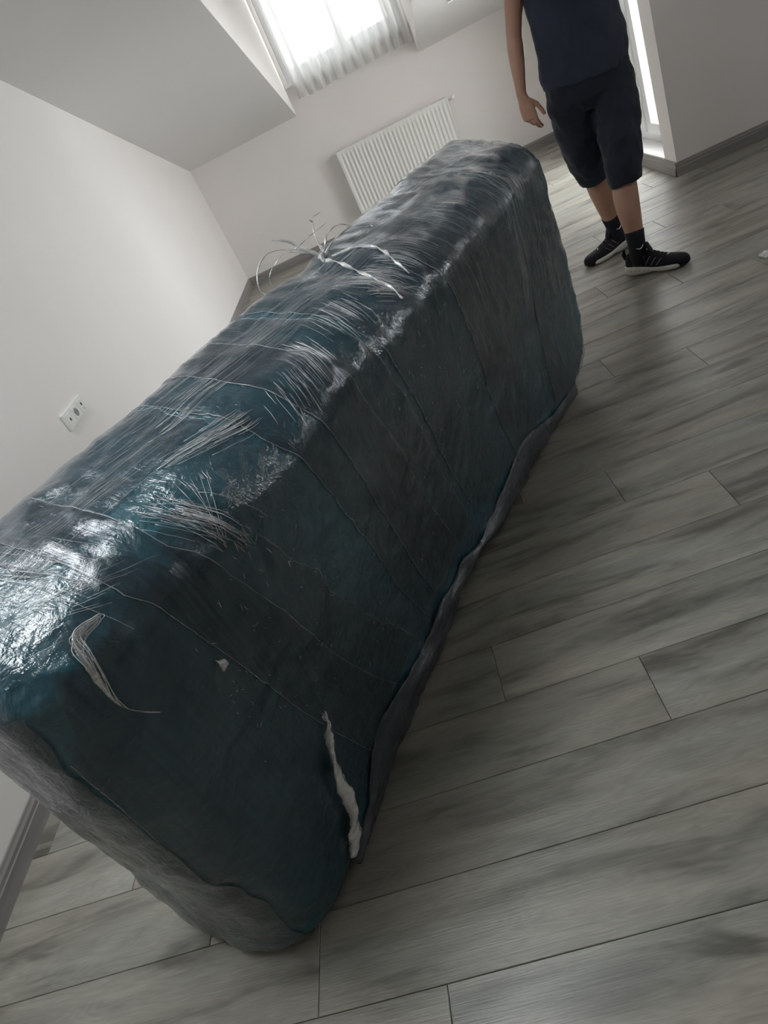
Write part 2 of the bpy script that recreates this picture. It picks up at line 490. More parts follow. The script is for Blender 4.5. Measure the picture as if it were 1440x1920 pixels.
# dormer window: frame, two sashes, panes, sill
x0, x1, z0, z1 = WIN
yw = YB + 0.10
bm = bmesh.new()
box(bm, x0, x1, yw - 0.03, yw + 0.03, z0, z0 + 0.05, 0.004)
box(bm, x0, x1, yw - 0.03, yw + 0.03, z1 - 0.05, z1, 0.004)
box(bm, x0, x0 + 0.05, yw - 0.03, yw + 0.03, z0 + 0.045, z1 - 0.045, 0.004)
box(bm, x1 - 0.05, x1, yw - 0.03, yw + 0.03, z0 + 0.045, z1 - 0.045, 0.004)
win = tag(obj('window_1', bm, M['pvc']), 'white framed dormer window behind the sheer curtain', kind='structure')
xm = (x0 + x1) / 2
for xa, xb in ((x0 + 0.04, xm + 0.005), (xm - 0.005 + 0.012, x1 - 0.04)):
    bm = bmesh.new()
    box(bm, xa, xb, yw - 0.05, yw + 0.015, z0 + 0.04, z0 + 0.10, 0.004)
    box(bm, xa, xb, yw - 0.05, yw + 0.015, z1 - 0.10, z1 - 0.04, 0.004)
    box(bm, xa, xa + 0.06, yw - 0.05, yw + 0.015, z0 + 0.095, z1 - 0.095, 0.004)
    box(bm, xb - 0.06, xb, yw - 0.05, yw + 0.015, z0 + 0.095, z1 - 0.095, 0.004)
    s_ = obj('sash', bm, M['pvc'], win)
    bm = bmesh.new()
    box(bm, xa + 0.055, xb - 0.055, yw - 0.012, yw - 0.002, z0 + 0.09, z1 - 0.09)
    obj('pane', bm, M['glass'], s_)
bm = bmesh.new()
tube(bm, ((xm + 0.03, yw - 0.05, 1.85), (xm + 0.03, yw - 0.085, 1.85), (xm + 0.03, yw - 0.09, 1.84), (xm + 0.03, yw - 0.09, 1.74)), 0.008, 8)
obj('handle', bm, M['pvc'], win, True)
bm = bmesh.new()
box(bm, x0 - 0.03, x1 + 0.03, YB - 0.035, YB + 0.07, z0 - 0.028, z0 + 0.002, 0.004)
tag(obj('trim_2', bm, M['pvc']), 'narrow white window sill under the sheer curtain', kind='structure')

# ================================================================== CURTAIN
cur = tag(empty('curtain', (0.16, YB - 0.07, 0)), 'sheer white curtain hanging in soft folds in front of the dormer window', 'curtain')
def curtain_y(x, z):
    t = (x - CX0) / (CX1 - CX0)
    a = 0.020 + 0.012 * noise.noise((x * 3, 0, 4))
    return a * math.sin(2 * math.pi * (t * 12 + 0.35 * noise.noise((x * 2.0, 0, 1)) + 0.10 * (2.3 - z))) + 0.010 * noise.noise((x * 5, z * 1.5, 7)) - 0.004
CX0, CX1, CZ0, CZ1 = -0.405 - 0.16, 0.725 - 0.16, 1.31, 2.67
bm = bmesh.new()
NXc, NZc = 260, 24
g = [[bm.verts.new((x, curtain_y(x, z), z - (0.012 * noise.noise((x * 4, 3, 0)) if k == 0 else 0)))
      for k, z in enumerate([CZ0 + (CZ1 - CZ0) * k / NZc for k in range(NZc + 1)])]
     for x in [CX0 + (CX1 - CX0) * i / NXc for i in range(NXc + 1)]]
for i in range(NXc):
    for k in range(NZc):
        bm.faces.new((g[i][k], g[i + 1][k], g[i + 1][k + 1], g[i][k + 1]))
obj('sheer_fabric', bm, M['sheer'], cur, True)
bm = bmesh.new()
tube(bm, [(x, curtain_y(x, CZ0), CZ0 - 0.012 * noise.noise((x * 4, 3, 0))) for x in [CX0 + (CX1 - CX0) * i / 200 for i in range(201)]], 0.0028, 6)
obj('hem', bm, simple('curtain_hem', (0.8, 0.8, 0.78), 0.7), cur, True)
bm = bmesh.new()
box(bm, CX0 - 0.03, CX1 + 0.01, -0.03, 0.03, CZ1 - 0.01, CZ1 + 0.02, 0.003)
obj('rail', bm, M['pvc'], cur)

# ================================================================== RADIATOR
RX0, RX1, RZ0, RZ1 = -0.289, 0.855, 0.19, 0.782
RY = YB - 0.125
rad = tag(empty('radiator', ((RX0 + RX1) / 2, YB - 0.05, RZ0)), 'white ribbed panel radiator on the wall below the window', 'radiator')
rm = Matrix.Translation(-Vector(rad.location))
def rpart(name, bm, m=None, smooth=False, parent=None):
    bmesh.ops.transform(bm, matrix=rm, verts=bm.verts)
    return obj(name, bm, m or M['white'], parent or rad, smooth)
bm = bmesh.new()
nr = 28
mg = 0.018
pitch = (RX1 - RX0 - 2 * mg) / nr
prof = [(RX0 + 0.004, RY + 0.004)]
for k in range(nr):
    xa = RX0 + mg + k * pitch
    for t, d in ((0.0, 0.0), (0.18, 0.0), (0.30, 0.004), (0.40, 0.011), (0.50, 0.013), (0.70, 0.013), (0.80, 0.011), (0.90, 0.004)):
        prof.append((xa + t * pitch, RY + d))
prof.append((RX1 - 0.004, RY + 0.004))
def zz(d, top):  # the flutes run out towards the top and bottom edge
    return d
zs = [(RZ0, 0.0), (RZ0 + 0.035, 0.0), (RZ0 + 0.055, 1.0), (RZ1 - 0.062, 1.0), (RZ1 - 0.040, 0.0), (RZ1 - 0.004, 0.0)]
g = [[bm.verts.new((px, RY + (py - RY) * k, z)) for px, py in prof] for z, k in zs]
for a in range(len(g) - 1):
    for i in range(len(prof) - 1):
        bm.faces.new((g[a][i], g[a][i + 1], g[a + 1][i + 1], g[a + 1][i]))
rpart('front_panel', bm, None, True)
bm = bmesh.new()
box(bm, RX0 + 0.01, RX1 - 0.01, RY + 0.055, RY + 0.075, RZ0 + 0.01, RZ1 - 0.03, 0.003)
rpart('rear_panel', bm)
for xa in (RX0 - 0.001, RX1 - 0.003):
    bm = bmesh.new()
    box(bm, xa, xa + 0.004, RY - 0.001, RY + 0.085, RZ0 + 0.01, RZ1, 0.001)
    rpart('side_panel', bm)
bm = bmesh.new()
box(bm, RX0, RX1, RY - 0.001, RY + 0.014, RZ1 - 0.004, RZ1 + 0.003, 0.001)
box(bm, RX0, RX1, RY + 0.072, RY + 0.085, RZ1 - 0.004, RZ1 + 0.003, 0.001)
k = 0
while RX0 + 0.004 + k * 0.022 < RX1 - 0.008:
    xa = RX0 + k * 0.022
    box(bm, xa, xa + 0.006, RY + 0.013, RY + 0.073, RZ1 - 0.003, RZ1 + 0.002)
    k += 1
rpart('top_grille', bm)
bm = bmesh.new()
tube(bm, ((RX1 - 0.01, RY + 0.045, RZ1 - 0.03), (RX1 + 0.045, RY + 0.045, RZ1 - 0.03)), 0.011, 12)
vp = rpart('valve', bm, simple('chromed_brass', (0.6, 0.6, 0.58), 0.25, metal=1.0), True)
bm = bmesh.new()
tube(bm, [(RX1 + x, RY + 0.045, RZ1 - 0.03) for x in (0.035, 0.037, 0.060, 0.068, 0.070)], (0.012, 0.019, 0.020, 0.016, 0.008), 16)
rpart('valve_cap', bm, M['pvc'], True, None)
for xa in (RX0 + 0.2, RX1 - 0.2):
    bm = bmesh.new()
    box(bm, xa - 0.015, xa + 0.015, RY + 0.07, YB - 0.0005, RZ0 + 0.05, RZ1 - 0.08)
    rpart('bracket', bm)

# ================================================================== SOCKET PLATE ON THE LEFT WALL
SY0, SY1, SZ0, SZ1 = 2.785, 3.020, 0.640, 0.718
so = tag(empty('socket_plate', (XL, (SY0 + SY1) / 2, SZ0)), 'white triple wall socket plate on the bare side wall', 'socket')
so_m = Matrix.Translation(-Vector(so.location))
def spart(name, b, m, parent=None, smooth=False):
    bmesh.ops.transform(b, matrix=so_m, verts=b.verts)
    return obj(name, b, m, parent or so, smooth)
bm = bmesh.new()
box(bm, XL - 0.002, XL + 0.012, SY0, SY1, SZ0, SZ1, 0.003)
spart('frame', bm, M['socket'])
zc = (SZ0 + SZ1) / 2
for k, (yc, kind) in enumerate(((SY0 + 0.040, 'jack'), ((SY0 + SY1) / 2, 'power'), (SY1 - 0.040, 'jack2'))):
    bm = bmesh.new()
    box(bm, XL + 0.010, XL + 0.0145, yc - 0.028, yc + 0.028, zc - 0.028, zc + 0.028, 0.002)
    ins_ = spart('insert', bm, M['socket'])
    if kind == 'power':
        bm = bmesh.new()
        tube(bm, ((XL + 0.013, yc, zc), (XL + 0.0152, yc, zc)), 0.0195, 24)
        spart('round_recess', bm, M['hole'], ins_)
        for dy in (-0.0095, 0.0095):
            bm = bmesh.new()
            tube(bm, ((XL + 0.0145, yc + dy, zc), (XL + 0.0158, yc + dy, zc)), 0.0028, 10)
            spart('pin_hole', bm, M['dark'], ins_)
    else:
        dz = 0.004 if kind == 'jack' else 0.010
        bm = bmesh.new()
        box(bm, XL + 0.013, XL + 0.0153, yc - 0.006, yc + 0.006, zc - dz * 0 - 0.007 + dz - 0.004, zc + 0.007 + dz - 0.004)
        spart('jack_hole', bm, M['dark'], ins_)
        if kind == 'jack2':
            bm = bmesh.new()
            box(bm, XL + 0.013, XL + 0.0150, yc - 0.004, yc + 0.008, zc - 0.022, zc - 0.011)
            spart('grey_mark', bm, simple('light_grey_mark', (0.55, 0.55, 0.53), 0.5), ins_)
# ================================================================== WRAPPED SOFA
TH = math.radians(58.2)
S0, S1, N0, N1, HT = 0.16, 2.60, 0.945, 1.39, 1.0
sofa = empty('wrapped_sofa', (0, 0, 0), TH)        # local x runs along the sofa, local y towards the side wall
tag(sofa, 'large sofa wrapped in dark teal cover and clear stretch film, lying across the floor', 'sofa')
sofa.location = (math.cos(TH) * 1.3 - math.sin(TH) * 1.16, math.sin(TH) * 1.3 + math.cos(TH) * 1.16, 0)
OFF = Vector((1.3, 1.16, 0))                        # (s, n) of the sofa's origin

def fbm(x, y, z, o=3):
    a, s_, f_ = 0.0, 1.0, 1.0
    for _ in range(o):
        a += s_ * noise.noise((x * f_, y * f_, z * f_))
        s_ *= 0.5
        f_ *= 2.1
    return a

HOOPS = ((0.80, 0.005, 0.05), (1.12, 0.003, 0.04), (1.50, 0.010, 0.05), (1.72, 0.003, 0.04), (2.08, 0.005, 0.05))
def sofa_shape(p):
    lo = (S0, N0, 0.0)
    hi = (S1, N1, HT)
    rl = (0.13, 0.11, 0.03)
    rh = (0.10, 0.11, 0.085)
    c, d = [], []
    for i in range(3):
        ci = min(max(p[i], lo[i] + rl[i]), hi[i] - rh[i])
        c.append(ci)
        r = rl[i] if p[i] < ci else rh[i]
        d.append(((p[i] - ci) / r, r))
    L = math.sqrt(sum(q[0] ** 2 for q in d))
    if L > 1e-6:
        m = max(abs(q[0]) for q in d)
        k = m / L
        q = [c[i] + d[i][0] * k * d[i][1] for i in range(3)]
        nr = Vector([d[i][0] / L for i in range(3)])
    else:
        q, nr = list(c), Vector((0, 0, 1))
    s, n, h = q
    # the top falls towards the front and is crowned
    w = smoothstep(0.45, 0.95, h)
    ft = max(0.0, (1.25 - n) / 0.30)
    h -= w * (0.095 * min(ft, 1.0) ** 1.25 + 0.045 * max(0.0, (n - 1.27) / 0.12) ** 1.3)
    # ends: tucked under at the far foot, leaning out above, near end leaning out too
    we = smoothstep(2.15, 2.60, s)
    s += we * (-0.20 * (1 - smoothstep(0.0, 0.19, h)) + 0.02 * smoothstep(0.15, 0.3, h) + 0.10 * w * smoothstep(1.0, 1.3, n))
    wn = 1 - smoothstep(0.16, 0.6, s)
    s += wn * (0.05 * (1 - smoothstep(0.0, 0.5, h)) * (1 - smoothstep(0.95, 1.15, n)))
    # belly of the front and waisting by the film hoops
    if n < 1.15:
        bow = math.sin(math.pi * min(max((s - 0.20) / 2.25, 0), 1)) ** 0.8
        n += 0.085 * bow * (1 - smoothstep(0.0, 0.75, h)) * (1 - smoothstep(1.05, 1.15, n)) - 0.008 * smoothstep(0.3, 0.6, h)
    pin = 0.0
    for hs, dep, wd in HOOPS:
        hh = hs + 0.22 * (0.85 - h) if n < 1.2 else hs
        pin += dep * math.exp(-((s - hh) / wd) ** 2)
    top = smoothstep(0.70, 0.92, h)
    v = Vector((s, n, h))
    dd = -pin * (0.35 + 0.65 * top)
    dd += 0.009 * fbm(s * 1.7, n * 2.5, h * 2.3 + 5, 2)
    dd += 0.0045 * fbm(s * 6.0 + 3, n * 7, h * 6.0, 3)
    # sharp puckers of the loose cover: ridged noise, stronger where the film is slack
    rdg = 1 - abs(noise.noise((s * 7.5 - h * 3.0, n * 9, h * 4.0 + s * 2.0 + 11)))
    dd += 0.006 * (rdg ** 5) * (0.4 + 0.6 * smoothstep(-0.1, 0.4, noise.noise((s * 2, n * 2, h * 2 + 3))))
    rd2 = 1 - abs(noise.noise((s * 15.0 + h * 6, n * 16, h * 11.0 - s * 3 + 31)))
    dd += 0.0045 * rd2 ** 6
    we_ = max(0.0, -2 * nr.y * nr.z)
    dd += we_ * (0.020 * noise.noise((s * 4.3, 2.0, 8.0)) + 0.008 * noise.noise((s * 10.0, 5.0, 1.0)))
    fl_ = smoothstep(0.0, 0.05, h)
    return v + nr * dd * (0.15 + 0.85 * fl_), nr

bm = bmesh.new()
NS, NN, NH = 210, 40, 86
vmap = {}
def gv(i, j, k):
    key = (i, j, k)
    if key not in vmap:
        p = (S0 + (S1 - S0) * i / NS, N0 + (N1 - N0) * j / NN, HT * k / NH)
        q, _ = sofa_shape(p)
        q.z = max(q.z, 0.0)
        vmap[key] = bm.verts.new(q - OFF)
    return vmap[key]
for i in range(NS):
    for j in range(NN):
        for k in (0, NH):
            bm.faces.new((gv(i, j, k), gv(i + 1, j, k), gv(i + 1, j + 1, k), gv(i, j + 1, k)))
for i in range(NS):
    for k in range(NH):
        for j in (0, NN):
            bm.faces.new((gv(i, j, k), gv(i + 1, j, k), gv(i + 1, j, k + 1), gv(i, j, k + 1)))
for j in range(NN):
    for k in range(NH):
        for i in (0, NS):
            bm.faces.new((gv(i, j, k), gv(i, j + 1, k), gv(i, j + 1, k + 1), gv(i, j, k + 1)))

def mat_cover():
    t = NT('teal_cover_under_film')
    tc = t.n('ShaderNodeTexCoord').outputs['Object']
    big = t.noise(tc, 2.2, 3, 0.5, 0.4).outputs['Fac']
    col = t.ramp(big, ((0.32, (0.005, 0.034, 0.052)), (0.50, (0.008, 0.066, 0.096)), (0.68, (0.010, 0.105, 0.142)))).outputs['Color']
    # fine quilting puckers of the cover
    pk = t.n('ShaderNodeTexVoronoi', feature='SMOOTH_F1', ins={'Vector': t.mapping(tc, (1, 1, 1.25)), 'Scale': 46.0, 'Randomness': 1.0, 'Smoothness': 0.6}).outputs['Distance']
    wr = t.noise(t.mapping(tc, (1, 1, 1.0), rot=(0, 0.5, 0)), 17.0, 4, 0.62, 0.8).outputs['Fac']
    h1 = t.math('ADD', t.math('MULTIPLY', pk, 0.5), t.math('MULTIPLY', wr, 0.9))
    bn = t.n('ShaderNodeBump', ins={'Strength': 0.55, 'Distance': 0.012, 'Height': h1})
    # film drawn tight over it: hair-thin streaks round the sofa in some patches, along it in others
    s1 = t.noise(t.mapping(tc, (4.0, 170, 170)), 1.0, 3, 0.6, 0.25).outputs['Fac']
    s2 = t.noise(t.mapping(tc, (230, 5, 5), rot=(0, 0.16, 0)), 1.0, 3, 0.6, 0.25).outputs['Fac']
    patch = t.ramp(t.noise(tc, 3.3, 2).outputs['Fac'], ((0.47, (0, 0, 0)), (0.53, (1, 1, 1)))).outputs['Color']
    st = t.n('ShaderNodeMix', data_type='FLOAT', ins={0: patch, 2: s1, 3: s2}).outputs[0]
    ck = t.noise(tc, 26.0, 4, 0.6, 1.2).outputs['Fac']
    soft = t.n('ShaderNodeBump', ins={'Strength': 0.42, 'Distance': 0.012, 'Height': t.math('ADD', ck, t.math('MULTIPLY', wr, 0.8))})
    cb = t.n('ShaderNodeBump', ins={'Strength': 0.55, 'Distance': 0.0022, 'Height': st, 'Normal': soft.outputs[0]})
    p = t.n('ShaderNodeBsdfPrincipled', ins={'Base Color': col, 'Roughness': 0.45, 'Specular IOR Level': 0.3, 'Normal': bn.outputs[0],
                                             'Coat Weight': 1.0, 'Coat Roughness': 0.06, 'Coat IOR': 1.75, 'Coat Normal': cb.outputs[0]})
    return t.done(p.outputs[0])
M['cover'] = mat_cover()
bmesh.ops.recalc_face_normals(bm, faces=bm.faces)
bvh = BVHTree.FromBMesh(bm)
body = obj('cover', bm, M['cover'], sofa, True)
body['label'] = 'dark teal quilted cover under clear film'

AX = (1.19, 0.52)                       # (n, h) of the sofa's long axis
def surf(s, phi, off=0.0):
    """point on the sofa's skin: s along it, phi degrees round it (0 = front, 90 = top)"""
    a = math.radians(phi)
    d = Vector((0, -math.cos(a), math.sin(a)))
    o = Vector((s, AX[0], AX[1])) - OFF + d * 1.2
    hit, nr, _, _ = bvh.ray_cast(o, -d)
    if hit is None:
        return None, None
    return hit + nr * off, nr

# ---- the stretch film round the sofa
def mat_film(name, col, f0, f1, rough, streak=(3.0, 40, 90), rot=(0, 0, 0), gloss=0.06, crinkle=0.5):
    t = NT(name)
    tc = t.n('ShaderNodeTexCoord').outputs['Object']
    st = t.noise(t.mapping(tc, streak, rot=rot), 1.0, 4, 0.6, 0.4).outputs['Fac']
    cl = t.noise(tc, 7.0, 3, 0.6).outputs['Fac']
    k = t.math('ADD', t.math('MULTIPLY', st, 0.6), t.math('MULTIPLY', cl, 0.4))
    fac = t.n('ShaderNodeMapRange', ins={'Value': k, 'From Min': 0.35, 'From Max': 0.68, 'To Min': f0, 'To Max': f1}).outputs[0]
    ck = t.noise(tc, 34.0, 4, 0.65, 1.0).outputs['Fac']
    b0_ = t.n('ShaderNodeBump', ins={'Strength': crinkle, 'Distance': 0.010, 'Height': ck})
    bn = t.n('ShaderNodeBump', ins={'Strength': 0.6, 'Distance': 0.0025, 'Height': k, 'Normal': b0_.outputs[0]})
    df = t.n('ShaderNodeBsdfDiffuse', ins={'Color': (*col, 1)})
    tr = t.n('ShaderNodeBsdfTransparent', ins={'Color': (0.97, 0.98, 0.98, 1)})
    a_ = t.n('ShaderNodeMixShader', ins={0: fac, 1: tr.outputs[0], 2: df.outputs[0]})
    lw = t.n('ShaderNodeLayerWeight', ins={'Blend': 0.5, 'Normal': bn.outputs[0]}).outputs['Facing']
    fr = t.math('ADD', t.math('MULTIPLY', t.math('POWER', lw, 4.2), 0.85), gloss)
    gl = t.n('ShaderNodeBsdfGlossy', ins={'Roughness': rough, 'Normal': bn.outputs[0], 'Color': (0.95, 0.96, 1.0, 1)})
    return t.done(t.n('ShaderNodeMixShader', ins={0: fr, 1: a_.outputs[0], 2: gl.outputs[0]}).outputs[0])
M['film'] = mat_film('clear_stretch_film', (0.026, 0.044, 0.064), 0.10, 0.45, 0.05, (160, 6, 6), (0, 0.2, 0), gloss=0.045, crinkle=0.20)
M['film_edge'] = mat_film('film_edge_bead', (0.50, 0.53, 0.56), 0.15, 0.6, 0.12)
M['film_loose'] = mat_film('loose_stretch_film', (0.30, 0.33, 0.36), 0.30, 0.75, 0.2, (4, 30, 60))
M['film_white'] = mat_film('bunched_stretch_film', (0.92, 0.92, 0.91), 0.45, 0.95, 0.25, gloss=0.22)
M['film_crease_glint'] = mat_film('film_crease_glint', (0.95, 0.96, 0.97), 0.55, 0.95, 0.25, gloss=0.30)  # white colour stands in for reflections on the folds

def along2(a, b, t): return a + (b - a) * t

def h_of(phi):
    return 0.52 + 0.24 * math.tan(math.radians(phi)) if phi < 58 else 0.905

def film_band(e0, e1, phi0, phi1, off, name='film_band', na=90, nb=40, ragged0=0.0, ragged1=0.0, ragged_end=0.0):
    """a hoop of film between two edge lines s = a + b*h, from phi0 round to phi1"""
    b = bmesh.new()
    rows, eA, eB = [], [], []
    for i in range(na + 1):
        phi = phi0 + (phi1 - phi0) * i / na
        h = h_of(phi)
        sa = e0[0] + e0[1] * h + ragged0 * fbm(phi * 0.13, e0[0] * 7, 2.0)
        sb = e1[0] + e1[1] * h + ragged1 * fbm(phi * 0.13, e1[0] * 7, 5.0)
        r = []
        for k in range(nb + 1):
            s = sa + (sb - sa) * k / nb
            s = min(max(s, 0.178), 2.56)
            ph = phi + ragged_end * fbm(s * 9, phi0, 3.0) * smoothstep(0.7, 1.0, i / na)
            q, nr = surf(s, ph, 0.0)
            if q is None:
                r = None
                break
            q = q + nr * (off + 0.0018 * noise.noise((s * 22, phi * 0.35, off * 900)))
            r.append(q)
        if r:
            rows.append([b.verts.new(q) for q in r])
            eA.append(r[0])
            eB.append(r[-1])
    for ra, rb in zip(rows[:-1], rows[1:]):
        for k in range(nb):
            b.faces.new((ra[k], ra[k + 1], rb[k + 1], rb[k]))
    o = obj(name, b, M['film'], sofa, True)
    for e in (eA, eB):
        b = bmesh.new()
        tube(b, e, [0.0007 + 0.0011 * abs(noise.noise((k * 0.4, e[0].x, 1))) for k in range(len(e))], 5)
        obj('edge_bead', b, M['film_edge'], o, True)
    return o

E1, E2, E3, E4 = (1.025, -0.235), (0.958, -0.40), (1.452, -0.257), (1.402, -0.233)
film_band((0.178, 0.0), E2, -65, 60, 0.0035, ragged1=0.012, ragged_end=26)                # near end
film_band((0.62, -0.25), (0.80, -0.33), -65, 168, 0.0065, na=150, nb=18)
film_band(E1, E4, -65, 168, 0.0040, na=150, ragged0=0.006)                         # middle
film_band((1.10, -0.20), (1.30, -0.26), -65, 168, 0.0065, na=150, nb=18)
film_band(E3, (2.02, -0.22), -65, 168, 0.0035, na=150)                             # far half
film_band((1.78, -0.20), (2.30, -0.12), -65, 168, 0.0060, na=150)
film_band((2.16, 0.03), (2.46, 0.02), -65, 168, 0.0085, na=150)
film_band((0.30, 0.06), (0.78, 0.02), 74, 168, 0.0050, ragged0=0.02, ragged1=0.03, ragged_end=14)

# hair-fine film creases, highlights painted white, in bundles: (s, phi) -> (s, phi), spread along s and phi, count, width
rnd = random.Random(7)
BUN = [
    # painted highlights along the front top edge
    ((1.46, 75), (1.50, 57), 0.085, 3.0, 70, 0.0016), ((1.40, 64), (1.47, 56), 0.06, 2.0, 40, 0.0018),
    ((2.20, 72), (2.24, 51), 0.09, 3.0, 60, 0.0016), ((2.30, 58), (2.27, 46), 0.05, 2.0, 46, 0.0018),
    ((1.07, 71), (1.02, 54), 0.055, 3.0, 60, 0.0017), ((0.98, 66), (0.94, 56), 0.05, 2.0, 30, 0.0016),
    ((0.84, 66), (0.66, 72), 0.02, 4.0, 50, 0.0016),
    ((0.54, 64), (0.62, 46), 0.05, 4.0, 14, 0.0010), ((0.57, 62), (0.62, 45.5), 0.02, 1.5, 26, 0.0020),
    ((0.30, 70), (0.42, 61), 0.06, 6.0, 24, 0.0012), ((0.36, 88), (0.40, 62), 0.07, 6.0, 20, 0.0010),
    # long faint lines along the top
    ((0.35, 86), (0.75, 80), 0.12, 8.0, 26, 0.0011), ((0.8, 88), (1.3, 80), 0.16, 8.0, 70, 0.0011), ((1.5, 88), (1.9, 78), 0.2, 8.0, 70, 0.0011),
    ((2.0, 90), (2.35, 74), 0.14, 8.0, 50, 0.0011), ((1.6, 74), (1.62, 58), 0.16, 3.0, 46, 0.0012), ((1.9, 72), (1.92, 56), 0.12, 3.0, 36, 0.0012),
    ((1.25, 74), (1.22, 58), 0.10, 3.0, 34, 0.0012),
    # painted sparkle in a vertical run on the far half and lines round the near end
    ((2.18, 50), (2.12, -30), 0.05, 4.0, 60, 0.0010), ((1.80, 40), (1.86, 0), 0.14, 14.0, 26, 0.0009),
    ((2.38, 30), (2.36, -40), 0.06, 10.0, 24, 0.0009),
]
bm = bmesh.new()
for (a, b_, ds, dp, cnt, wd) in BUN:
    for _ in range(cnt):
        u_, v_ = rnd.gauss(0, 0.5), rnd.gauss(0, 0.5)
        t0 = max(0.0, rnd.uniform(-0.3, 0.45))
        t1 = min(1.15, t0 + rnd.uniform(0.25, 0.9))
        pts = []
        w0, w1 = rnd.uniform(-1, 1), rnd.uniform(-1, 1)
        for k in range(7):
            t = t0 + (t1 - t0) * k / 6
            s = a[0] + (b_[0] - a[0]) * t + ds * (u_ * 1.1) + 0.004 * w0 * math.sin(3 * t)
            ph = a[1] + (b_[1] - a[1]) * t + dp * v_ + 0.6 * w1 * math.sin(4 * t)
            q, nr = surf(min(max(s, 0.19), 2.57), ph, 0.0045)
            if q is None:
                break
            if pts and (q - pts[-1]).length > 0.25:
                break
            pts.append(q)
        if len(pts) > 2:
            w = wd * rnd.uniform(0.14, 0.40)
            n_ = len(pts)
            tube(bm, pts, [max(0.0003, w * math.sin(math.pi * (k + 0.4) / n_)) for k in range(n_)], 4)
# painted glints: white slivers over the front in place of specular sparkle
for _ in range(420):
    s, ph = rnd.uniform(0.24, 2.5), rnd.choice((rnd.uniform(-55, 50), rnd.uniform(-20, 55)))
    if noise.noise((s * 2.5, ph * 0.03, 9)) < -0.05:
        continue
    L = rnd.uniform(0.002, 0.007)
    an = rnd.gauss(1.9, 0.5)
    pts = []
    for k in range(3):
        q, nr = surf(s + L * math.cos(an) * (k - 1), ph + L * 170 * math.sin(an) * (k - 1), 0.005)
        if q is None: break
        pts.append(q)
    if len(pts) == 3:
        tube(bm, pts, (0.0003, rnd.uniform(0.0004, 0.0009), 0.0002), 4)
o = obj('film_crease_glints', bm, M['film_crease_glint'], sofa, True)
o['kind'] = 'stuff'
o['label'] = 'fine creases in the tight film and glints, highlights painted white'

# loose skirt of film along the lower front edge
bm = bmesh.new()
NSK = 150
rows = []
for i in range(NSK + 1):
    s = 0.40 + (2.34 - 0.40) * i / NSK
    bow = 0.085 * math.sin(math.pi * min(max((s - 0.20) / 2.25, 0), 1)) ** 0.8
    # the skirt is gathered to a rope where it is pinched
    pinch = math.exp(-((s - 1.38) / 0.10) ** 2) * 0.75 + math.exp(-((s - 1.20) / 0.07) ** 2) * 0.55
    ht = (0.105 + 0.03 * noise.noise((s * 3.2, 0, 0)) + 0.02 * math.sin(s * 11)) * (1 - 0.45 * pinch) * (0.35 + 0.65 * smoothstep(0.40, 0.62, s)) * (1 - 0.55 * smoothstep(1.9, 2.34, s))
    lo = 0.004 + 0.055 * pinch * math.sin(math.pi * min(1, (s - 0.4) / 1.9))
    r = []
    for k in range(9):
        t = k / 8
        h = lo + (ht - lo) * t
        q, nr = surf(s, math.degrees(math.atan2(max(h, 0.03) - AX[1], 0.24 - 0.7 * bow)), 0)
        n_ = (q + OFF).y if q is not None else 0.95 + bow
        out = 0.004 + (0.016 * math.sin(math.pi * min(1.0, t * 1.1)) + 0.010 * noise.noise((s * 7, t * 3.5, 3)) + 0.005 * noise.noise((s * 22, t * 6 + s * 8, 5)) + 0.003 * noise.noise((s * 60, t * 9, 1))) * (1 - 0.7 * smoothstep(2.0, 2.34, s))
        r.append(bm.verts.new(Vector((s, n_ - out * (1 - 0.3 * pinch), h)) - OFF))
    rows.append(r)
for ra, rb in zip(rows[:-1], rows[1:]):
    for k in range(8):
        bm.faces.new((ra[k], ra[k + 1], rb[k + 1], rb[k]))
M['film_skirt'] = mat_film('film_skirt', (0.050, 0.058, 0.072), 0.35, 0.8, 0.10, (6, 90, 110))
sk = obj('film_skirt', bm, M['film_skirt'], sofa, True)
sm = sk.modifiers.new('thickness', 'SOLIDIFY')
sm.thickness = 0.001

# twisted tail of film hanging near the lower near corner
def on_front(pts, off):
    out = []
    for s, ph, k in pts:
        q, nr = surf(s, ph, 0)
        out.append(q + nr * (off + k))
    return out
path = spline(on_front([(0.556, -37, 0.0), (0.545, -41, 0.010), (0.520, -44, 0.014), (0.492, -53, 0.016), (0.466, -58.5, 0.018), (0.448, -62.0, 0.016), (0.425, -63.5, 0.014), (0.395, -64.5, 0.006)], 0.004), 7)
def twist(bm, path, rad, turns, flat):
    rs = []
    n_ = len(path)
    u = None
    for i, p in enumerate(path):
        d = (path[min(i + 1, n_ - 1)] - path[max(i - 1, 0)]).normalized()
        a = Vector((0, 1, 0)) if u is None else u
        u = (a - d * a.dot(d)).normalized()
        v = d.cross(u)
        tw = turns * 2 * math.pi * i / n_
        ring = []
        for k in range(10):
            t = 2 * math.pi * k / 10
            w = 1 + 0.75 * noise.noise((i * 0.45, k * 1.7, 1 + rad[0] * 900))
            c_, s_ = math.cos(t) * rad[i] * w, math.sin(t) * rad[i] * flat * w
            ring.append(p + u * (c_ * math.cos(tw) - s_ * math.sin(tw)) + v * (c_ * math.sin(tw) + s_ * math.cos(tw)))
        rs.append(ring)
    rings(bm, rs)
n_ = len(path)
prof = [0.0015, 0.003, 0.010, 0.013, 0.014, 0.018, 0.014, 0.010]
rad_ = [prof[min(7, int(i / 7))] + (prof[min(7, int(i / 7) + 1)] - prof[min(7, int(i / 7))]) * (i % 7) / 7 for i in range(n_)]
bm = bmesh.new()
twist(bm, path, rad_, 1.6, 0.45)
tl = obj('film_tail', bm, M['film_white'], sofa, True)
tl['label'] = 'twisted pale tail of film'
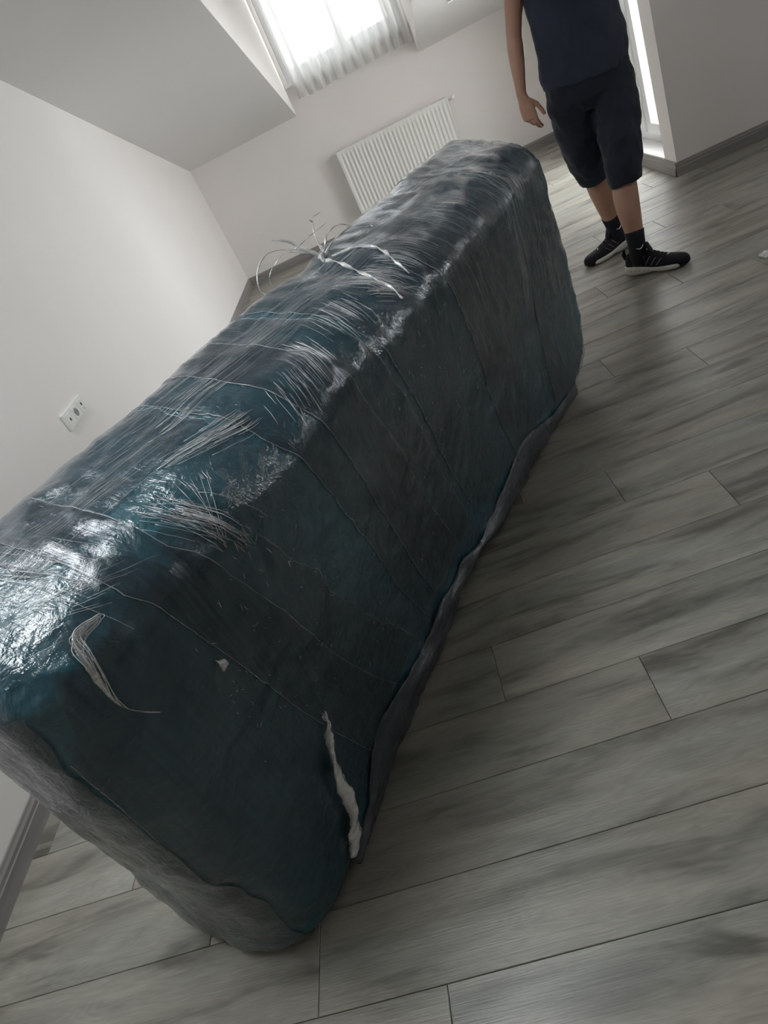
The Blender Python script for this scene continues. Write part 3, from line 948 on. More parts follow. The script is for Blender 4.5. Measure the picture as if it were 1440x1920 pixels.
for k in range(5):
    bm = bmesh.new()
    o_ = Vector((rnd.uniform(-0.008, 0.008), 0, rnd.uniform(-0.004, 0.004)))
    tube(bm, [p + o_ * (1 - i / 11) + Vector((0.002 * math.sin(i + k), -0.004, 0)) for i, p in enumerate(path[:12])], 0.0009, 5)
    obj('strand', bm, M['film_white'], tl, True)

# torn pale flap near the top of the near corner
path = spline(on_front([(0.352, 58.5, 0.004), (0.335, 58.0, 0.016), (0.298, 58.0, 0.018), (0.284, 55.0, 0.016), (0.272, 51.0, 0.012), (0.270, 46.5, 0.008), (0.285, 41.5, 0.004), (0.305, 37.5, 0.002)], 0.003), 7)
prof = [0.001, 0.004, 0.0065, 0.0055, 0.0045, 0.003, 0.0015, 0.001]
rad_ = [prof[min(7, int(i / 7))] + (prof[min(7, int(i / 7) + 1)] - prof[min(7, int(i / 7))]) * (i % 7) / 7 for i in range(len(path))]
bm = bmesh.new()
twist(bm, path, rad_, 0.8, 0.25)
fl2 = obj('film_flap', bm, mat_film('yellowed_film', (0.74, 0.74, 0.62), 0.05, 0.75, 0.2, (20, 90, 90), gloss=0.25), sofa, True)
for k in range(16):
    bm = bmesh.new()
    o_ = Vector((rnd.uniform(-0.014, 0.014), -0.003, rnd.uniform(-0.012, 0.012)))
    i0 = rnd.randint(0, 14)
    seg_ = path[i0:i0 + rnd.randint(14, 30)]
    tube(bm, [p + o_ * math.sin(math.pi * i / max(1, len(seg_) - 1)) for i, p in enumerate(seg_)], rnd.uniform(0.0004, 0.0009), 5)
    obj('strand', bm, M['film_white'], fl2, True)
fl2['label'] = 'torn pale yellowish flap of film'

# small torn tuft on the front
bm = bmesh.new()
path = spline(on_front([(0.43, 33.5, 0.0), (0.432, 32.0, 0.010), (0.425, 30.0, 0.006)], 0.003), 6)
twist(bm, path, [0.002 + 0.006 * math.sin(math.pi * i / len(path)) for i in range(len(path))], 0.5, 0.3)
obj('film_scrap_tuft', bm, M['film_white'], sofa, True)

# knot of film ends standing up from the ridge, with two straps running down the front
q0, _ = surf(1.555, 95, 0.004)
knot = tag(obj('film_knot', (lambda b: (twist(b, spline([q0 + Vector(v) for v in ((-0.02, -0.02, -0.004), (-0.005, -0.005, 0.010), (0.012, 0.004, 0.006), (0.03, 0.0, -0.004))], 6), [0.004 + 0.008 * math.sin(math.pi * i / 19) for i in range(19)], 1.5, 0.6), b)[1])(bmesh.new()), M['film_white'], sofa, True))
knot['label'] = 'tied knot of film ends'
ends = [((0, 0, 0.01), (-0.025, 0.03, 0.05), (-0.045, 0.05, 0.085), (-0.075, 0.07, 0.105)),
        ((0, 0, 0.01), (-0.03, 0.05, 0.055), (-0.09, 0.09, 0.080), (-0.14, 0.11, 0.055), (-0.165, 0.11, 0.010), (-0.135, 0.10, -0.02)),
        ((-0.03, 0.05, 0.055), (0.03, 0.02, 0.065), (0.085, 0.0, 0.070)),
        ((0.02, 0, 0.0), (0.04, 0.02, 0.06), (0.07, 0.03, 0.085), (0.05, 0.02, 0.10), (0.12, 0.03, 0.095)),
        ((0, 0, 0.0), (0.06, -0.03, 0.03), (0.13, -0.05, 0.028), (0.17, -0.08, 0.006), (0.12, -0.09, 0.0)),
        ((0.01, 0, 0.0), (0.05, -0.01, 0.045), (0.11, -0.02, 0.05), (0.16, -0.03, 0.02)),
        ((-0.02, 0.02, 0.03), (-0.06, 0.06, 0.06), (-0.12, 0.09, 0.035), (-0.13, 0.10, 0.0))]
for i, e in enumerate(ends):
    bm = bmesh.new()
    pth = spline([q0 + Vector(v) for v in e], 8)
    r0 = (0.0045, 0.0026, 0.002, 0.003, 0.0035, 0.003, 0.002)[i]
    twist(bm, pth, [r0 * (1.25 - 0.7 * k / len(pth)) for k in range(len(pth))], 1.0 + i * 0.3, 0.4)
    obj('film_end', bm, M['film_white'], knot, True)
bm = bmesh.new()
bms = bmesh.new()
for b, (line) in ((bm, [(1.54, 93), (1.52, 86), (1.49, 78), (1.46, 70), (1.44, 62), (1.42, 56)]), (bms, [(1.56, 91), (1.60, 84), (1.61, 78), (1.585, 72), (1.545, 66), (1.53, 60)])):
    pth = spline([surf(s, p, 0.006)[0] for s, p in line], 8)
    twist(b, pth, [0.006 * (1 - 0.3 * k / len(pth)) for k in range(len(pth))], 2.0, 0.35)
obj('film_strap', bm, M['film_white'], sofa, True)
obj('film_strap', bms, M['film_white'], sofa, True)

# olive-grey film gathered over the near end
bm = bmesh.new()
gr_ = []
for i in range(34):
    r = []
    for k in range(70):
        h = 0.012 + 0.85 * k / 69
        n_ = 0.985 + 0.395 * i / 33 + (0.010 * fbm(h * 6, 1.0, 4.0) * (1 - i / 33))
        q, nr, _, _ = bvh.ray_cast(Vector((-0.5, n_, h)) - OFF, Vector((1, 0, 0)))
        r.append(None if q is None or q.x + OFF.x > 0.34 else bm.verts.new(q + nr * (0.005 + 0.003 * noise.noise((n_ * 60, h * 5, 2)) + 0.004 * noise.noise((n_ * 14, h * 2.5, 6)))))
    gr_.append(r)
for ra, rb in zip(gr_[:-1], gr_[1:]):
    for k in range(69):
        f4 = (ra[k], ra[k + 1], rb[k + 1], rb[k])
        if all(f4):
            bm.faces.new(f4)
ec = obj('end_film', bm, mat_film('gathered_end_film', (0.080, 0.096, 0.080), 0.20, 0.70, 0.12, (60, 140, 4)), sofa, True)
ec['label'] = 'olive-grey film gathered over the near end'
# taut fan of torn film at the front top edge
bm = bmesh.new()
for k in range(44):
    t = rnd.random()
    a0 = (0.52 + 0.15 * t + rnd.gauss(0, 0.006), 68 - 5 * t + rnd.gauss(0, 1.2))
    b0 = (0.617 + rnd.gauss(0, 0.010), 46.2 + rnd.gauss(0, 1.0)) if rnd.random() < 0.6 else (0.575 + rnd.gauss(0, 0.012), 50 + rnd.gauss(0, 1.0))
    e1 = surf(a0[0], a0[1], 0.004)[0]
    e2 = surf(b0[0], b0[1], 0.006)[0]
    w = rnd.uniform(0.0002, 0.0005)
    tube(bm, [along2(e1, e2, q / 5) + Vector((0, -0.006, 0.010)) * math.sin(math.pi * q / 5) for q in range(6)], (0.0002, w, w, w, w, 0.0003), 4)
o = obj('torn_film_fan', bm, M['film_white'], sofa, True)
o['kind'] = 'stuff'
o['label'] = 'torn film drawn into a fan of white threads'

# ================================================================== SCRAPS OF FILM ON THE FLOOR
def scrap(loc, size, seed, label):
    b = bmesh.new()
    n1 = 16
    g_ = []
    for i in range(n1 + 1):
        r = []
        for j in range(7):
            u, v = i / n1 - 0.5, j / 6 - 0.5
            z = 0.012 + 0.5 * abs(noise.noise((u * 5 + seed, v * 4, 0))) * (1 - 1.2 * abs(v)) + 0.15 * math.sin(v * 9 + u * 4)
            r.append(b.verts.new((u * size + 0.06 * size * noise.noise((u * 3, v * 3, seed)), v * size * 0.32, max(0.001, z * size * 0.30))))
        g_.append(r)
    for ra, rb in zip(g_[:-1], g_[1:]):
        for j in range(6):
            b.faces.new((ra[j], ra[j + 1], rb[j + 1], rb[j]))
    o = tag(obj('film_scrap', b, M['film_white'], None, True), label, 'plastic scrap')
    o.location = loc
    return o
scrap((1.515, 3.02, 0.0), 0.20, 3.0, 'crumpled scrap of clear plastic film lying on the open floor')
sc2 = scrap((0.985, 3.60, 0.0), 0.035, 8.0, 'tiny shiny sliver of plastic on the floor behind a black trainer')

# ================================================================== PERSON
per = tag(empty('person', (1.04, 3.62, 0)), 'person in dark navy T-shirt, long black shorts and black trainers standing by the balcony door', 'person')
PO = Vector(per.location)
def pobj(name, b, m, parent=None, smooth=True, voxel=None, sm=0, off=None):
    bmesh.ops.translate(b, verts=b.verts, vec=-PO)
    o = obj(name, b, m, parent or per, smooth)
    if voxel:
        r = o.modifiers.new('skin', 'REMESH')
        r.mode = 'VOXEL'
        r.voxel_size = voxel
        r.use_smooth_shade = True
        if sm:
            s_ = o.modifiers.new('smooth', 'SMOOTH')
            s_.iterations = sm
            s_.factor = 0.5
    return o

def loft(b, sec, seg=24, pw=2.0):
    """sections (cx, cy, cz, half-width x, half-depth y [, tilt vector]) stacked into one closed surface"""
    rs = []
    for q in sec:
        cx, cy, cz, hx, hy = q[:5]
        tz = q[5] if len(q) > 5 else 0.0     # tilt: z rises with x
        r = []
        for k in range(seg):
            t = 2 * math.pi * k / seg
            c_, s_ = math.cos(t), math.sin(t)
            x = hx * math.copysign(abs(c_) ** (2 / pw), c_)
            y = hy * math.copysign(abs(s_) ** (2 / pw), s_)
            r.append(Vector((cx + x, cy + y, cz + tz * x)))
        rs.append(r)
    rings(b, rs)

def mat_skin():
    t = NT('skin')
    tc = t.n('ShaderNodeTexCoord').outputs['Object']
    c = t.ramp(t.noise(tc, 9, 4).outputs['Fac'], ((0.3, (0.34, 0.185, 0.130)), (0.7, (0.43, 0.245, 0.175)))).outputs['Color']
    bn = t.n('ShaderNodeBump', ins={'Strength': 0.15, 'Distance': 0.002, 'Height': t.noise(tc, 160, 3).outputs['Fac']})
    p = t.n('ShaderNodeBsdfPrincipled', ins={'Base Color': c, 'Roughness': 0.5, 'Subsurface Weight': 0.08, 'Subsurface Radius': (0.01, 0.004, 0.002), 'Normal': bn.outputs[0]})
    return t.done(p.outputs[0])
def mat_cloth(name, col, scale=900.0):
    t = NT(name)
    tc = t.n('ShaderNodeTexCoord').outputs['Object']
    f = t.noise(tc, 5, 3).outputs['Fac']
    c = t.ramp(f, ((0.3, tuple(x * 0.85 for x in col)), (0.7, tuple(x * 1.15 for x in col)))).outputs['Color']
    fold = t.noise(t.mapping(tc, (7, 7, 3)), 1.0, 3, 0.5, 0.6).outputs['Fac']
    h = t.math('ADD', fold, t.math('MULTIPLY', t.noise(tc, scale, 2).outputs['Fac'], 0.03))
    bn = t.n('ShaderNodeBump', ins={'Strength': 0.5, 'Distance': 0.02, 'Height': h})
    p = t.n('ShaderNodeBsdfPrincipled', ins={'Base Color': c, 'Roughness': 0.85, 'Specular IOR Level': 0.25, 'Sheen Weight': 0.15, 'Sheen Roughness': 0.4, 'Normal': bn.outputs[0]})
    return t.done(p.outputs[0])
M['skin'] = mat_skin()
M['shirt'] = mat_cloth('navy_jersey', (0.026, 0.032, 0.052))
M['shorts'] = mat_cloth('black_shorts_cloth', (0.014, 0.018, 0.028))
M['sock'] = mat_cloth('black_sock_knit', (0.010, 0.011, 0.014))
M['upper'] = mat_cloth('black_shoe_knit', (0.012, 0.012, 0.016))
M['sole'] = simple('white_foam_sole', (0.62, 0.61, 0.55), 0.5, 0.08, 40)
M['outsole'] = simple('brown_rubber', (0.16, 0.11, 0.08), 0.6)
M['grey_line'] = simple('grey_reflective', (0.25, 0.26, 0.28), 0.4)
M['mark'] = simple('white_print', (0.75, 0.75, 0.75), 0.5)
M['hair'] = simple('dark_hair', (0.02, 0.014, 0.010), 0.5, bump=0.6, bscale=300)
M['nail'] = simple('fingernail', (0.50, 0.32, 0.26), 0.3)

# joints
HIP_R, KNEE_R, ANK_R = Vector((0.945, 3.63, 0.90)), Vector((0.995, 3.735, 0.49)), Vector((1.082, 3.850, 0.085))
HIP_L, KNEE_L, ANK_L = Vector((1.135, 3.61, 0.90)), Vector((1.068, 3.485, 0.49)), Vector((1.036, 3.418, 0.085))
def along(a, b, t): return a + (b - a) * t
bm = bmesh.new()
# trunk, neck and head
loft(bm, [(1.04, 3.62, 0.84, 0.10, 0.08), (1.04, 3.62, 0.88, 0.165, 0.105), (1.04, 3.625, 0.97, 0.170, 0.110), (1.04, 3.62, 1.08, 0.150, 0.098), (1.04, 3.615, 1.20, 0.160, 0.105),
          (1.04, 3.615, 1.33, 0.175, 0.115), (1.04, 3.62, 1.43, 0.180, 0.105), (1.04, 3.63, 1.49, 0.150, 0.080), (1.04, 3.63, 1.525, 0.075, 0.06),
          (1.04, 3.62, 1.56, 0.058, 0.060), (1.035, 3.605, 1.60, 0.060, 0.070), (1.035, 3.585, 1.635, 0.068, 0.095), (1.035, 3.585, 1.68, 0.074, 0.102),
          (1.035, 3.59, 1.73, 0.077, 0.104), (1.035, 3.595, 1.77, 0.075, 0.100), (1.035, 3.60, 1.81, 0.060, 0.080), (1.035, 3.60, 1.835, 0.025, 0.035)])
loft(bm, [(1.035, 3.505, 1.655, 0.014, 0.012), (1.035, 3.480, 1.668, 0.017, 0.018), (1.035, 3.484, 1.685, 0.012, 0.014), (1.035, 3.492, 1.715, 0.008, 0.010)], 12)   # nose
tube(bm, ((1.010, 3.497, 1.628), (1.035, 3.489, 1.626), (1.060, 3.497, 1.628)), (0.006, 0.010, 0.006), 8)                                                           # mouth
for sx in (-1, 1):
    tube(bm, ((1.035 + sx * 0.074, 3.60, 1.655), (1.035 + sx * 0.084, 3.605, 1.685), (1.035 + sx * 0.080, 3.60, 1.715)), (0.010, 0.016, 0.012), 10)                 # ears
# legs
def leg(hip, knee, ank, calf_dir):
    cd = Vector(calf_dir)
    pts = [hip, along(hip, knee, 0.3), along(hip, knee, 0.65), along(hip, knee, 0.92), knee, along(knee, ank, 0.14) + cd * 0.006, along(knee, ank, 0.30) + cd * 0.012,
           along(knee, ank, 0.48) + cd * 0.010, along(knee, ank, 0.66) + cd * 0.003, along(knee, ank, 0.82), ank, ank - Vector((0, 0, 0.035))]
    tube(bm, pts, (0.085, 0.084, 0.070, 0.057, 0.056, 0.056, 0.059, 0.054, 0.045, 0.037, 0.036, 0.034), 20)
leg(HIP_R, KNEE_R, ANK_R, (0.5, 0.8, 0))
leg(HIP_L, KNEE_L, ANK_L, (-0.5, 0.8, 0))
# feet inside the shoes
DIR_L = Vector((0.782, -0.622, 0)).normalized()
DIR_R = Vector((-0.955, -0.29, 0)).normalized()
for ank, d in ((ANK_L, DIR_L), (ANK_R, DIR_R)):
    tube(bm, (ank - d * 0.045 - Vector((0, 0, 0.035)), ank + d * 0.02 - Vector((0, 0, 0.03)), ank + d * 0.10 - Vector((0, 0, 0.042)), ank + d * 0.165 - Vector((0, 0, 0.048))), (0.026, 0.034, 0.028, 0.018), 12)
# arms
SH_R, EL_R, WR_R = Vector((0.862, 3.63, 1.455)), Vector((0.781, 3.640, 1.175)), Vector((0.737, 3.600, 0.950))
SH_L, EL_L, WR_L = Vector((1.218, 3.63, 1.455)), Vector((1.335, 3.60, 1.265)), Vector((1.190, 3.395, 1.400))
def arm(sh, el, wr):
    tube(bm, (sh + (sh - el).normalized() * 0.03, sh, along(sh, el, 0.3), along(sh, el, 0.65), el, along(el, wr, 0.18), along(el, wr, 0.42), along(el, wr, 0.72), along(el, wr, 0.95), wr),
         (0.035, 0.050, 0.046, 0.040, 0.035, 0.037, 0.035, 0.028, 0.0235, 0.023), 18)
arm(SH_R, EL_R, WR_R)
arm(SH_L, EL_L, WR_L)

def hand(wr, fwd, back, thumb_side, curl, tcurl=0.2):
    """wr wrist, fwd along the palm, back = back-of-hand normal, thumb_side = towards the thumb; fingers curl away from back"""
    f_, bk = Vector(fwd).normalized(), Vector(back)
    bk = (bk - f_ * bk.dot(f_)).normalized()
    sd = f_.cross(bk)
    if sd.dot(Vector(thumb_side)) < 0: sd = -sd
    rs = []
    for t, w, d in ((-0.01, 0.023, 0.021), (0.015, 0.028, 0.018), (0.05, 0.037, 0.016), (0.085, 0.041, 0.014), (0.108, 0.039, 0.011)):
        c_ = wr + f_ * t + sd * 0.002
        rs.append([c_ + sd * w * math.cos(a) + bk * d * math.sin(a) for a in [2 * math.pi * k / 16 for k in range(16)]])
    rings(bm, rs)
    tips = []
    for i, (o_, L, r) in enumerate(((0.030, 0.092, 0.0088), (0.010, 0.102, 0.0092), (-0.011, 0.094, 0.0088), (-0.030, 0.075, 0.0078))):
        p = wr + f_ * (0.098 - 0.004 * abs(i - 1)) + sd * o_
        d, pts, rr = f_.copy(), [p - f_ * 0.015], [r * 1.05]
        c0 = curl[i]
        for q, (fr, bend) in enumerate(((0.46, c0[0]), (0.30, c0[1]), (0.24, c0[2]))):
            ax = sd if (sd.cross(d)).dot(bk) < 0 else -sd
            d = Matrix.Rotation(bend, 3, ax) @ d
            for h_ in (0.5, 1.0):
                pts.append(pts[-1] + d * L * fr * 0.5)
                rr.append(r * (1.0 - 0.10 * q - 0.04 * h_))
        rr[-1] = r * 0.6
        tube(bm, pts, rr, 10)
        tips.append((pts[-2], d, bk))
    # thumb from the side of the palm near its base
    p0 = wr + f_ * 0.034 + sd * 0.024 - bk * 0.006
    d1 = (f_ * 0.75 + sd * 0.62 - bk * 0.35).normalized()
    d2 = (f_ * 0.97 + sd * tcurl - bk * 0.15).normalized()
    d3 = (f_ * 0.98 + sd * (tcurl - 0.15) - bk * 0.2).normalized()
    p1 = p0 + d1 * 0.036
    p2 = p1 + d2 * 0.034
    p3 = p2 + d3 * 0.028
    tube(bm, (p0 - d1 * 0.012, p0, along(p0, p1, 0.5), p1, along(p1, p2, 0.5), p2, along(p2, p3, 0.6), p3), (0.012, 0.0145, 0.0125, 0.0108, 0.0098, 0.0098, 0.0092, 0.006), 12)
    tips.append((along(p2, p3, 0.6), d3, -sd))
    return tips
tips = hand(WR_R, (0.10, -0.03, -1.0), (-0.70, -0.71, 0), (0.75, -0.66, 0),
            ((0.05, 0.40, 0.40), (0.16, 0.52, 0.42), (0.26, 0.58, 0.45), (0.36, 0.58, 0.45)), 0.30)
tips += hand(WR_L, (-0.62, -0.10, 0.55), (0.2, -0.95, 0.2), (-0.3, 0, 1.0), ((0.3, 0.6, 0.4),) * 4)
bodyo = pobj('body', bm, M['skin'], None, True, 0.0040, 3)
for i, (p, d, up_) in enumerate(tips[:5]):
    b = bmesh.new()
    n_ = (up_ - d * up_.dot(d)).normalized()
    s_ = d.cross(n_)
    rs = []
    for t, w in ((-0.004, 0.0035), (0.0, 0.0050), (0.006, 0.0046), (0.0085, 0.0028)):
        c_ = p + d * t + n_ * 0.0062
        rs.append([c_ + s_ * w * math.cos(a) + n_ * 0.0012 * math.sin(a) for a in [2 * math.pi * k / 8 for k in range(8)]])
    rings(b, rs)
    pobj('fingernail', b, M['nail'])
# face and hair
for sx in (-1, 1):
    b = bmesh.new()
    bmesh.ops.create_uvsphere(b, u_segments=14, v_segments=10, radius=0.0118, matrix=Matrix.Translation((1.035 + sx * 0.031, 3.5065, 1.702)))
    e = pobj('eye', b, simple('eye_white', (0.7, 0.7, 0.68), 0.2))
    b = bmesh.new()
    bmesh.ops.create_uvsphere(b, u_segments=12, v_segments=8, radius=0.0064, matrix=Matrix.Translation((1.035 + sx * 0.031, 3.4995, 1.702)))
    pobj('iris', b, M['hair'], e)
    b = bmesh.new()
    tube(b, [(1.035 + sx * x, 3.492 + y, 1.725 + z) for x, y, z in ((0.014, -0.002, 0), (0.032, -0.002, 0.004), (0.050, 0.012, 0))], (0.003, 0.004, 0.002), 6)
    pobj('eyebrow', b, M['hair'])
b = bmesh.new()
loft(b, [(1.035, 3.645, 1.63, 0.050, 0.045), (1.035, 3.635, 1.68, 0.080, 0.070), (1.035, 3.625, 1.73, 0.085, 0.085), (1.035, 3.605, 1.77, 0.083, 0.107), (1.035, 3.603, 1.815, 0.070, 0.092), (1.035, 3.603, 1.845, 0.035, 0.045)])
pobj('hair', b, M['hair'], None, True, 0.008, 4)

# T-shirt
bm = bmesh.new()
loft(bm, [(1.035, 3.62, 0.895, 0.192, 0.128, -0.10), (1.037, 3.62, 0.915, 0.197, 0.132, -0.10), (1.043, 3.62, 0.97, 0.206, 0.135), (1.046, 3.615, 1.03, 0.203, 0.132), (1.040, 3.61, 1.10, 0.190, 0.128),
          (1.037, 3.61, 1.18, 0.188, 0.130), (1.038, 3.61, 1.30, 0.193, 0.135), (1.04, 3.62, 1.40, 0.200, 0.128), (1.04, 3.63, 1.465, 0.185, 0.105), (1.04, 3.63, 1.51, 0.120, 0.080), (1.04, 3.63, 1.535, 0.072, 0.068)], 32)
for sh, el in ((SH_R, EL_R), (SH_L, EL_L)):
    tube(bm, (sh + (sh - el) * 0.1 + Vector((0, 0, 0.0)), sh, along(sh, el, 0.22), along(sh, el, 0.42)), (0.052, 0.068, 0.066, 0.066), 20)
sh_o = pobj('t_shirt', bm, M['shirt'], None, True, 0.008, 4)
sh_o['label'] = 'dark navy short-sleeved T-shirt'
tex = bpy.data.textures.new('cloth_folds', 'CLOUDS')
tex.noise_scale = 0.09
dm = sh_o.modifiers.new('folds', 'DISPLACE')
dm.texture = tex
dm.strength = 0.018
dm.mid_level = 0.55

# long shorts
bm = bmesh.new()
loft(bm, [(1.035, 3.62, 0.78, 0.120, 0.09), (1.035, 3.62, 0.83, 0.185, 0.122), (1.035, 3.62, 0.90, 0.185, 0.122), (1.038, 3.62, 0.97, 0.178, 0.118), (1.04, 3.62, 1.02, 0.165, 0.110)], 28)
def trouser(hip, knee, side, hem):
    d = knee - hip
    k2 = hem
    tube(bm, (hip + Vector((0, 0, 0.03)), hip + Vector((side * 0.006, 0, -0.06)), along(hip, knee, 0.35) + Vector((side * 0.010, 0, 0)), along(hip, knee, 0.62) + Vector((side * 0.010, 0, 0)),
              along(hip, knee, 0.85) + Vector((side * 0.008, 0, 0)), knee, along(knee, k2, 0.55), k2),
         (0.088, 0.100, 0.102, 0.099, 0.092, 0.083, 0.080, 0.077), 24, 1.05)
trouser(HIP_R, KNEE_R, -1, Vector((1.005, 3.752, 0.442)))
trouser(HIP_L, KNEE_L, 1, Vector((1.068, 3.473, 0.420)))
so_ = pobj('shorts', bm, M['shorts'], None, True, 0.008, 3)
so_['label'] = 'long black shorts to below the knee'
tex2 = bpy.data.textures.new('shorts_folds', 'CLOUDS')
tex2.noise_scale = 0.07
dm = so_.modifiers.new('folds', 'DISPLACE')
dm.texture = tex2
dm.strength = 0.022
dm.mid_level = 0.55
# socks with a small white tick mark, and the trainers
def shoe_section(x):
    S = ((-0.003, 0.012, 0.050, 0.070), (0.006, 0.026, 0.040, 0.100), (0.025, 0.034, 0.036, 0.112), (0.05, 0.037, 0.034, 0.112), (0.08, 0.038, 0.034, 0.110), (0.11, 0.038, 0.032, 0.106), (0.14, 0.040, 0.030, 0.094),
         (0.17, 0.043, 0.028, 0.080), (0.20, 0.045, 0.026, 0.069), (0.23, 0.045, 0.025, 0.064), (0.255, 0.042, 0.023, 0.061), (0.275, 0.035, 0.022, 0.057), (0.290, 0.022, 0.023, 0.050), (0.299, 0.008, 0.027, 0.040))
    for a, b in zip(S[:-1], S[1:]):
        if a[0] <= x <= b[0]:
            t = (x - a[0]) / (b[0] - a[0])
            return [a[i] + (b[i] - a[i]) * t for i in (1, 2, 3)]
    return list(S[0][1:]) if x < S[0][0] else list(S[-1][1:])

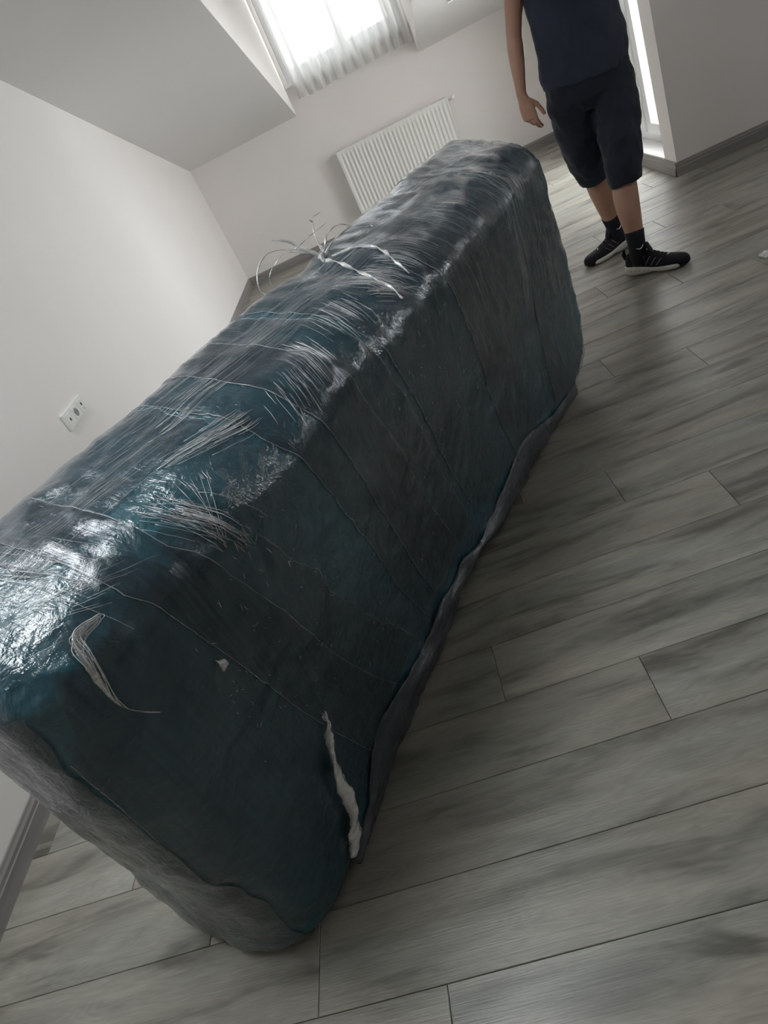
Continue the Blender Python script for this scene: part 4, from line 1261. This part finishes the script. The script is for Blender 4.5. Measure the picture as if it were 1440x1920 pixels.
def trainer(heel, d, label, tongue_up, mark_side):
    root = per
    sd = Vector((-d.y, d.x, 0))
    def W(x, y, z): return heel + d * x + sd * y + Vector((0, 0, z))
    xs = [-0.003 + 0.302 * k / 40 for k in range(41)]
    b = bmesh.new()
    rs = []
    for x in xs:
        w, z0, z1 = shoe_section(x)
        r = []
        for k in range(20):
            a = math.pi * 2 * k / 20
            c_, s_ = math.cos(a), math.sin(a)
            y = w * math.copysign(abs(c_) ** 0.8, c_)
            zc_ = z0 + (z1 - z0) * (max(0.0, s_) ** 0.85) - (0.012 if s_ < -0.1 else 0)
            r.append(W(x, y, zc_))
        rs.append(r)
    rings(b, rs)
    up_o = pobj('trainer', b, M['upper'])
    up_o['label'] = label
    # sole
    def sole_z(x):
        tb = 0.0 + 0.012 * smoothstep(0.225, 0.295, x) + 0.006 * (1 - smoothstep(-0.006, 0.015, x)) + 0.006 * math.exp(-((x - 0.135) / 0.022) ** 2)
        tt = 0.048 - 0.020 * smoothstep(0.03, 0.17, x) - 0.004 * smoothstep(0.225, 0.290, x)
        return tb, tt
    def sole_w(x):
        w = shoe_section(min(max(x, 0.004), 0.286))[0] + 0.004
        return w
    b = bmesh.new()
    rs = []
    for k in range(41):
        x = -0.008 + 0.297 * k / 40
        w = sole_w(x) * (1 - 0.30 * (1 - smoothstep(-0.008, 0.006, x)) - 0.40 * smoothstep(0.245, 0.290, x))
        tb, tt = sole_z(x)
        r = []
        for (fy, fz) in ((-0.86, 0.0), (-1.0, 0.22), (-1.0, 0.75), (-0.93, 1.0), (0.93, 1.0), (1.0, 0.75), (1.0, 0.22), (0.86, 0.0)):
            r.append(W(x, fy * w, tb + 0.003 + (tt - tb - 0.003) * fz))
        rs.append(r)
    rings(b, rs)
    so2 = pobj('sole', b, M['sole'], up_o)
    b = bmesh.new()
    rs = []
    for k in range(41):
        x = -0.006 + 0.284 * k / 40
        w = sole_w(x) * 0.9 * (1 - 0.30 * (1 - smoothstep(-0.006, 0.008, x)) - 0.45 * smoothstep(0.235, 0.282, x))
        tb, tt = sole_z(x)
        rs.append([W(x, fy * w, tb + fz) for fy, fz in ((-1, 0), (-1, 0.004), (1, 0.004), (1, 0))])
    rings(b, rs)
    pobj('outsole', b, M['outsole'], up_o)
    # dark oval cut-outs in the heel of the sole
    for sgn in (-1, 1):
        for k in range(5):
            x = 0.028 + 0.022 * k
            b = bmesh.new()
            tb, tt = sole_z(x)
            y = sgn * (sole_w(x) - 0.0005)
            tube(b, (W(x - 0.005, y, tb + (tt - tb) * 0.52), W(x, y, tb + (tt - tb) * 0.56), W(x + 0.005, y, tb + (tt - tb) * 0.60)), (0.001, 0.0025, 0.001), 6)
            pobj('sole_slot', b, M['grey_line'], so2)
        # slanted side stripes
        for k in range(4):
            b = bmesh.new()
            pts = []
            for q in range(7):
                t = q / 6
                x = 0.088 + 0.026 * k + 0.026 * t - 0.01
                w, z0, z1 = shoe_section(x)
                fz = 0.18 + 0.60 * t
                a = math.asin(min(1.0, fz ** (1 / 0.85)))
                pts.append(W(x, sgn * (w * math.cos(a) ** 0.8 + 0.0008), z0 + (z1 - z0) * fz))
            tube(b, pts, 0.0013, 5)
            pobj('stripe', b, M['grey_line'], up_o)
    # tongue, laces, heel tab and toe mark
    b = bmesh.new()
    rs = []
    for t, wd in ((0, 0.022), (0.4, 0.024), (0.8, 0.023), (1.0, 0.015)):
        x, z = 0.132 - 0.020 * t, 0.094 + tongue_up * t
        rs.append([W(x + ex, fy * wd, z + ez) for fy, ex, ez in ((-1, 0, 0), (-0.5, 0.004, 0.004), (0.5, 0.004, 0.004), (1, 0, 0), (0.5, -0.004, -0.002), (-0.5, -0.004, -0.002))])
    rings(b, rs)
    pobj('tongue', b, M['upper'], up_o)
    for k in range(4):
        x = 0.140 + 0.017 * k
        w, z0, z1 = shoe_section(x)
        b = bmesh.new()
        tube(b, [W(x + 0.004 * f_, f_ * 0.020, z1 + 0.002 - 0.010 * f_ * f_) for f_ in (-1, -0.5, 0, 0.5, 1)], 0.0026, 6)
        pobj('lace', b, M['upper'], up_o)
    b = bmesh.new()
    tube(b, [W(0.205 + 0.006 * f_, f_ * 0.010, shoe_section(0.205)[2] + 0.0005 - 0.003 * f_ * f_) for f_ in (-1, 0, 1)], (0.001, 0.0035, 0.001), 6)
    pobj('toe_mark', b, M['mark'], up_o)
    b = bmesh.new()
    tube(b, (W(0.002, 0, 0.080), W(-0.006, 0, 0.105), W(0.0, 0, 0.128)), (0.010, 0.011, 0.006), 8)
    pobj('heel_tab', b, M['upper'], up_o)
    return up_o

trainer(Vector((0.985, 3.462, 0.0)), DIR_L, 'black trainer with white sole pointing towards the wall corner', 0.050, -1)
trainer(Vector((1.150, 3.875, 0.0)), DIR_R, 'black trainer with white sole pointing away from the balcony door', 0.050, 1)
for knee, ank, d, ax in ((KNEE_L, ANK_L, DIR_L, Vector((0.05, -1, 0)).normalized()), (KNEE_R, ANK_R, DIR_R, Vector((0.25, -1, 0)).normalized())):
    b = bmesh.new()
    top = along(knee, ank, 0.70)
    pts = [ank - Vector((0, 0, 0.03)) + d * 0.006, ank, along(ank, top, 0.35), along(ank, top, 0.7), top, top]
    tube(b, pts, (0.045, 0.0415, 0.041, 0.043, 0.046, 0.042), 22)
    sk_ = pobj('sock', b, M['sock'])
    # small white tick: a tapering crescent
    sdv = Vector((-ax.y, ax.x, 0))
    c_ = along(ank, top, 0.40)
    b = bmesh.new()
    loc = [(-0.020, 0.004), (-0.012, -0.002), (-0.004, -0.0045), (0.004, -0.003), (0.011, 0.003), (0.016, 0.011)]
    tube(b, [c_ + sdv * x + Vector((0, 0, z)) + ax * (math.sqrt(max(0, 0.0425 ** 2 - x * x))) for x, z in loc], (0.0006, 0.0016, 0.0026, 0.0030, 0.0026, 0.0008), 6)
    pobj('tick_mark', b, M['mark'], sk_)
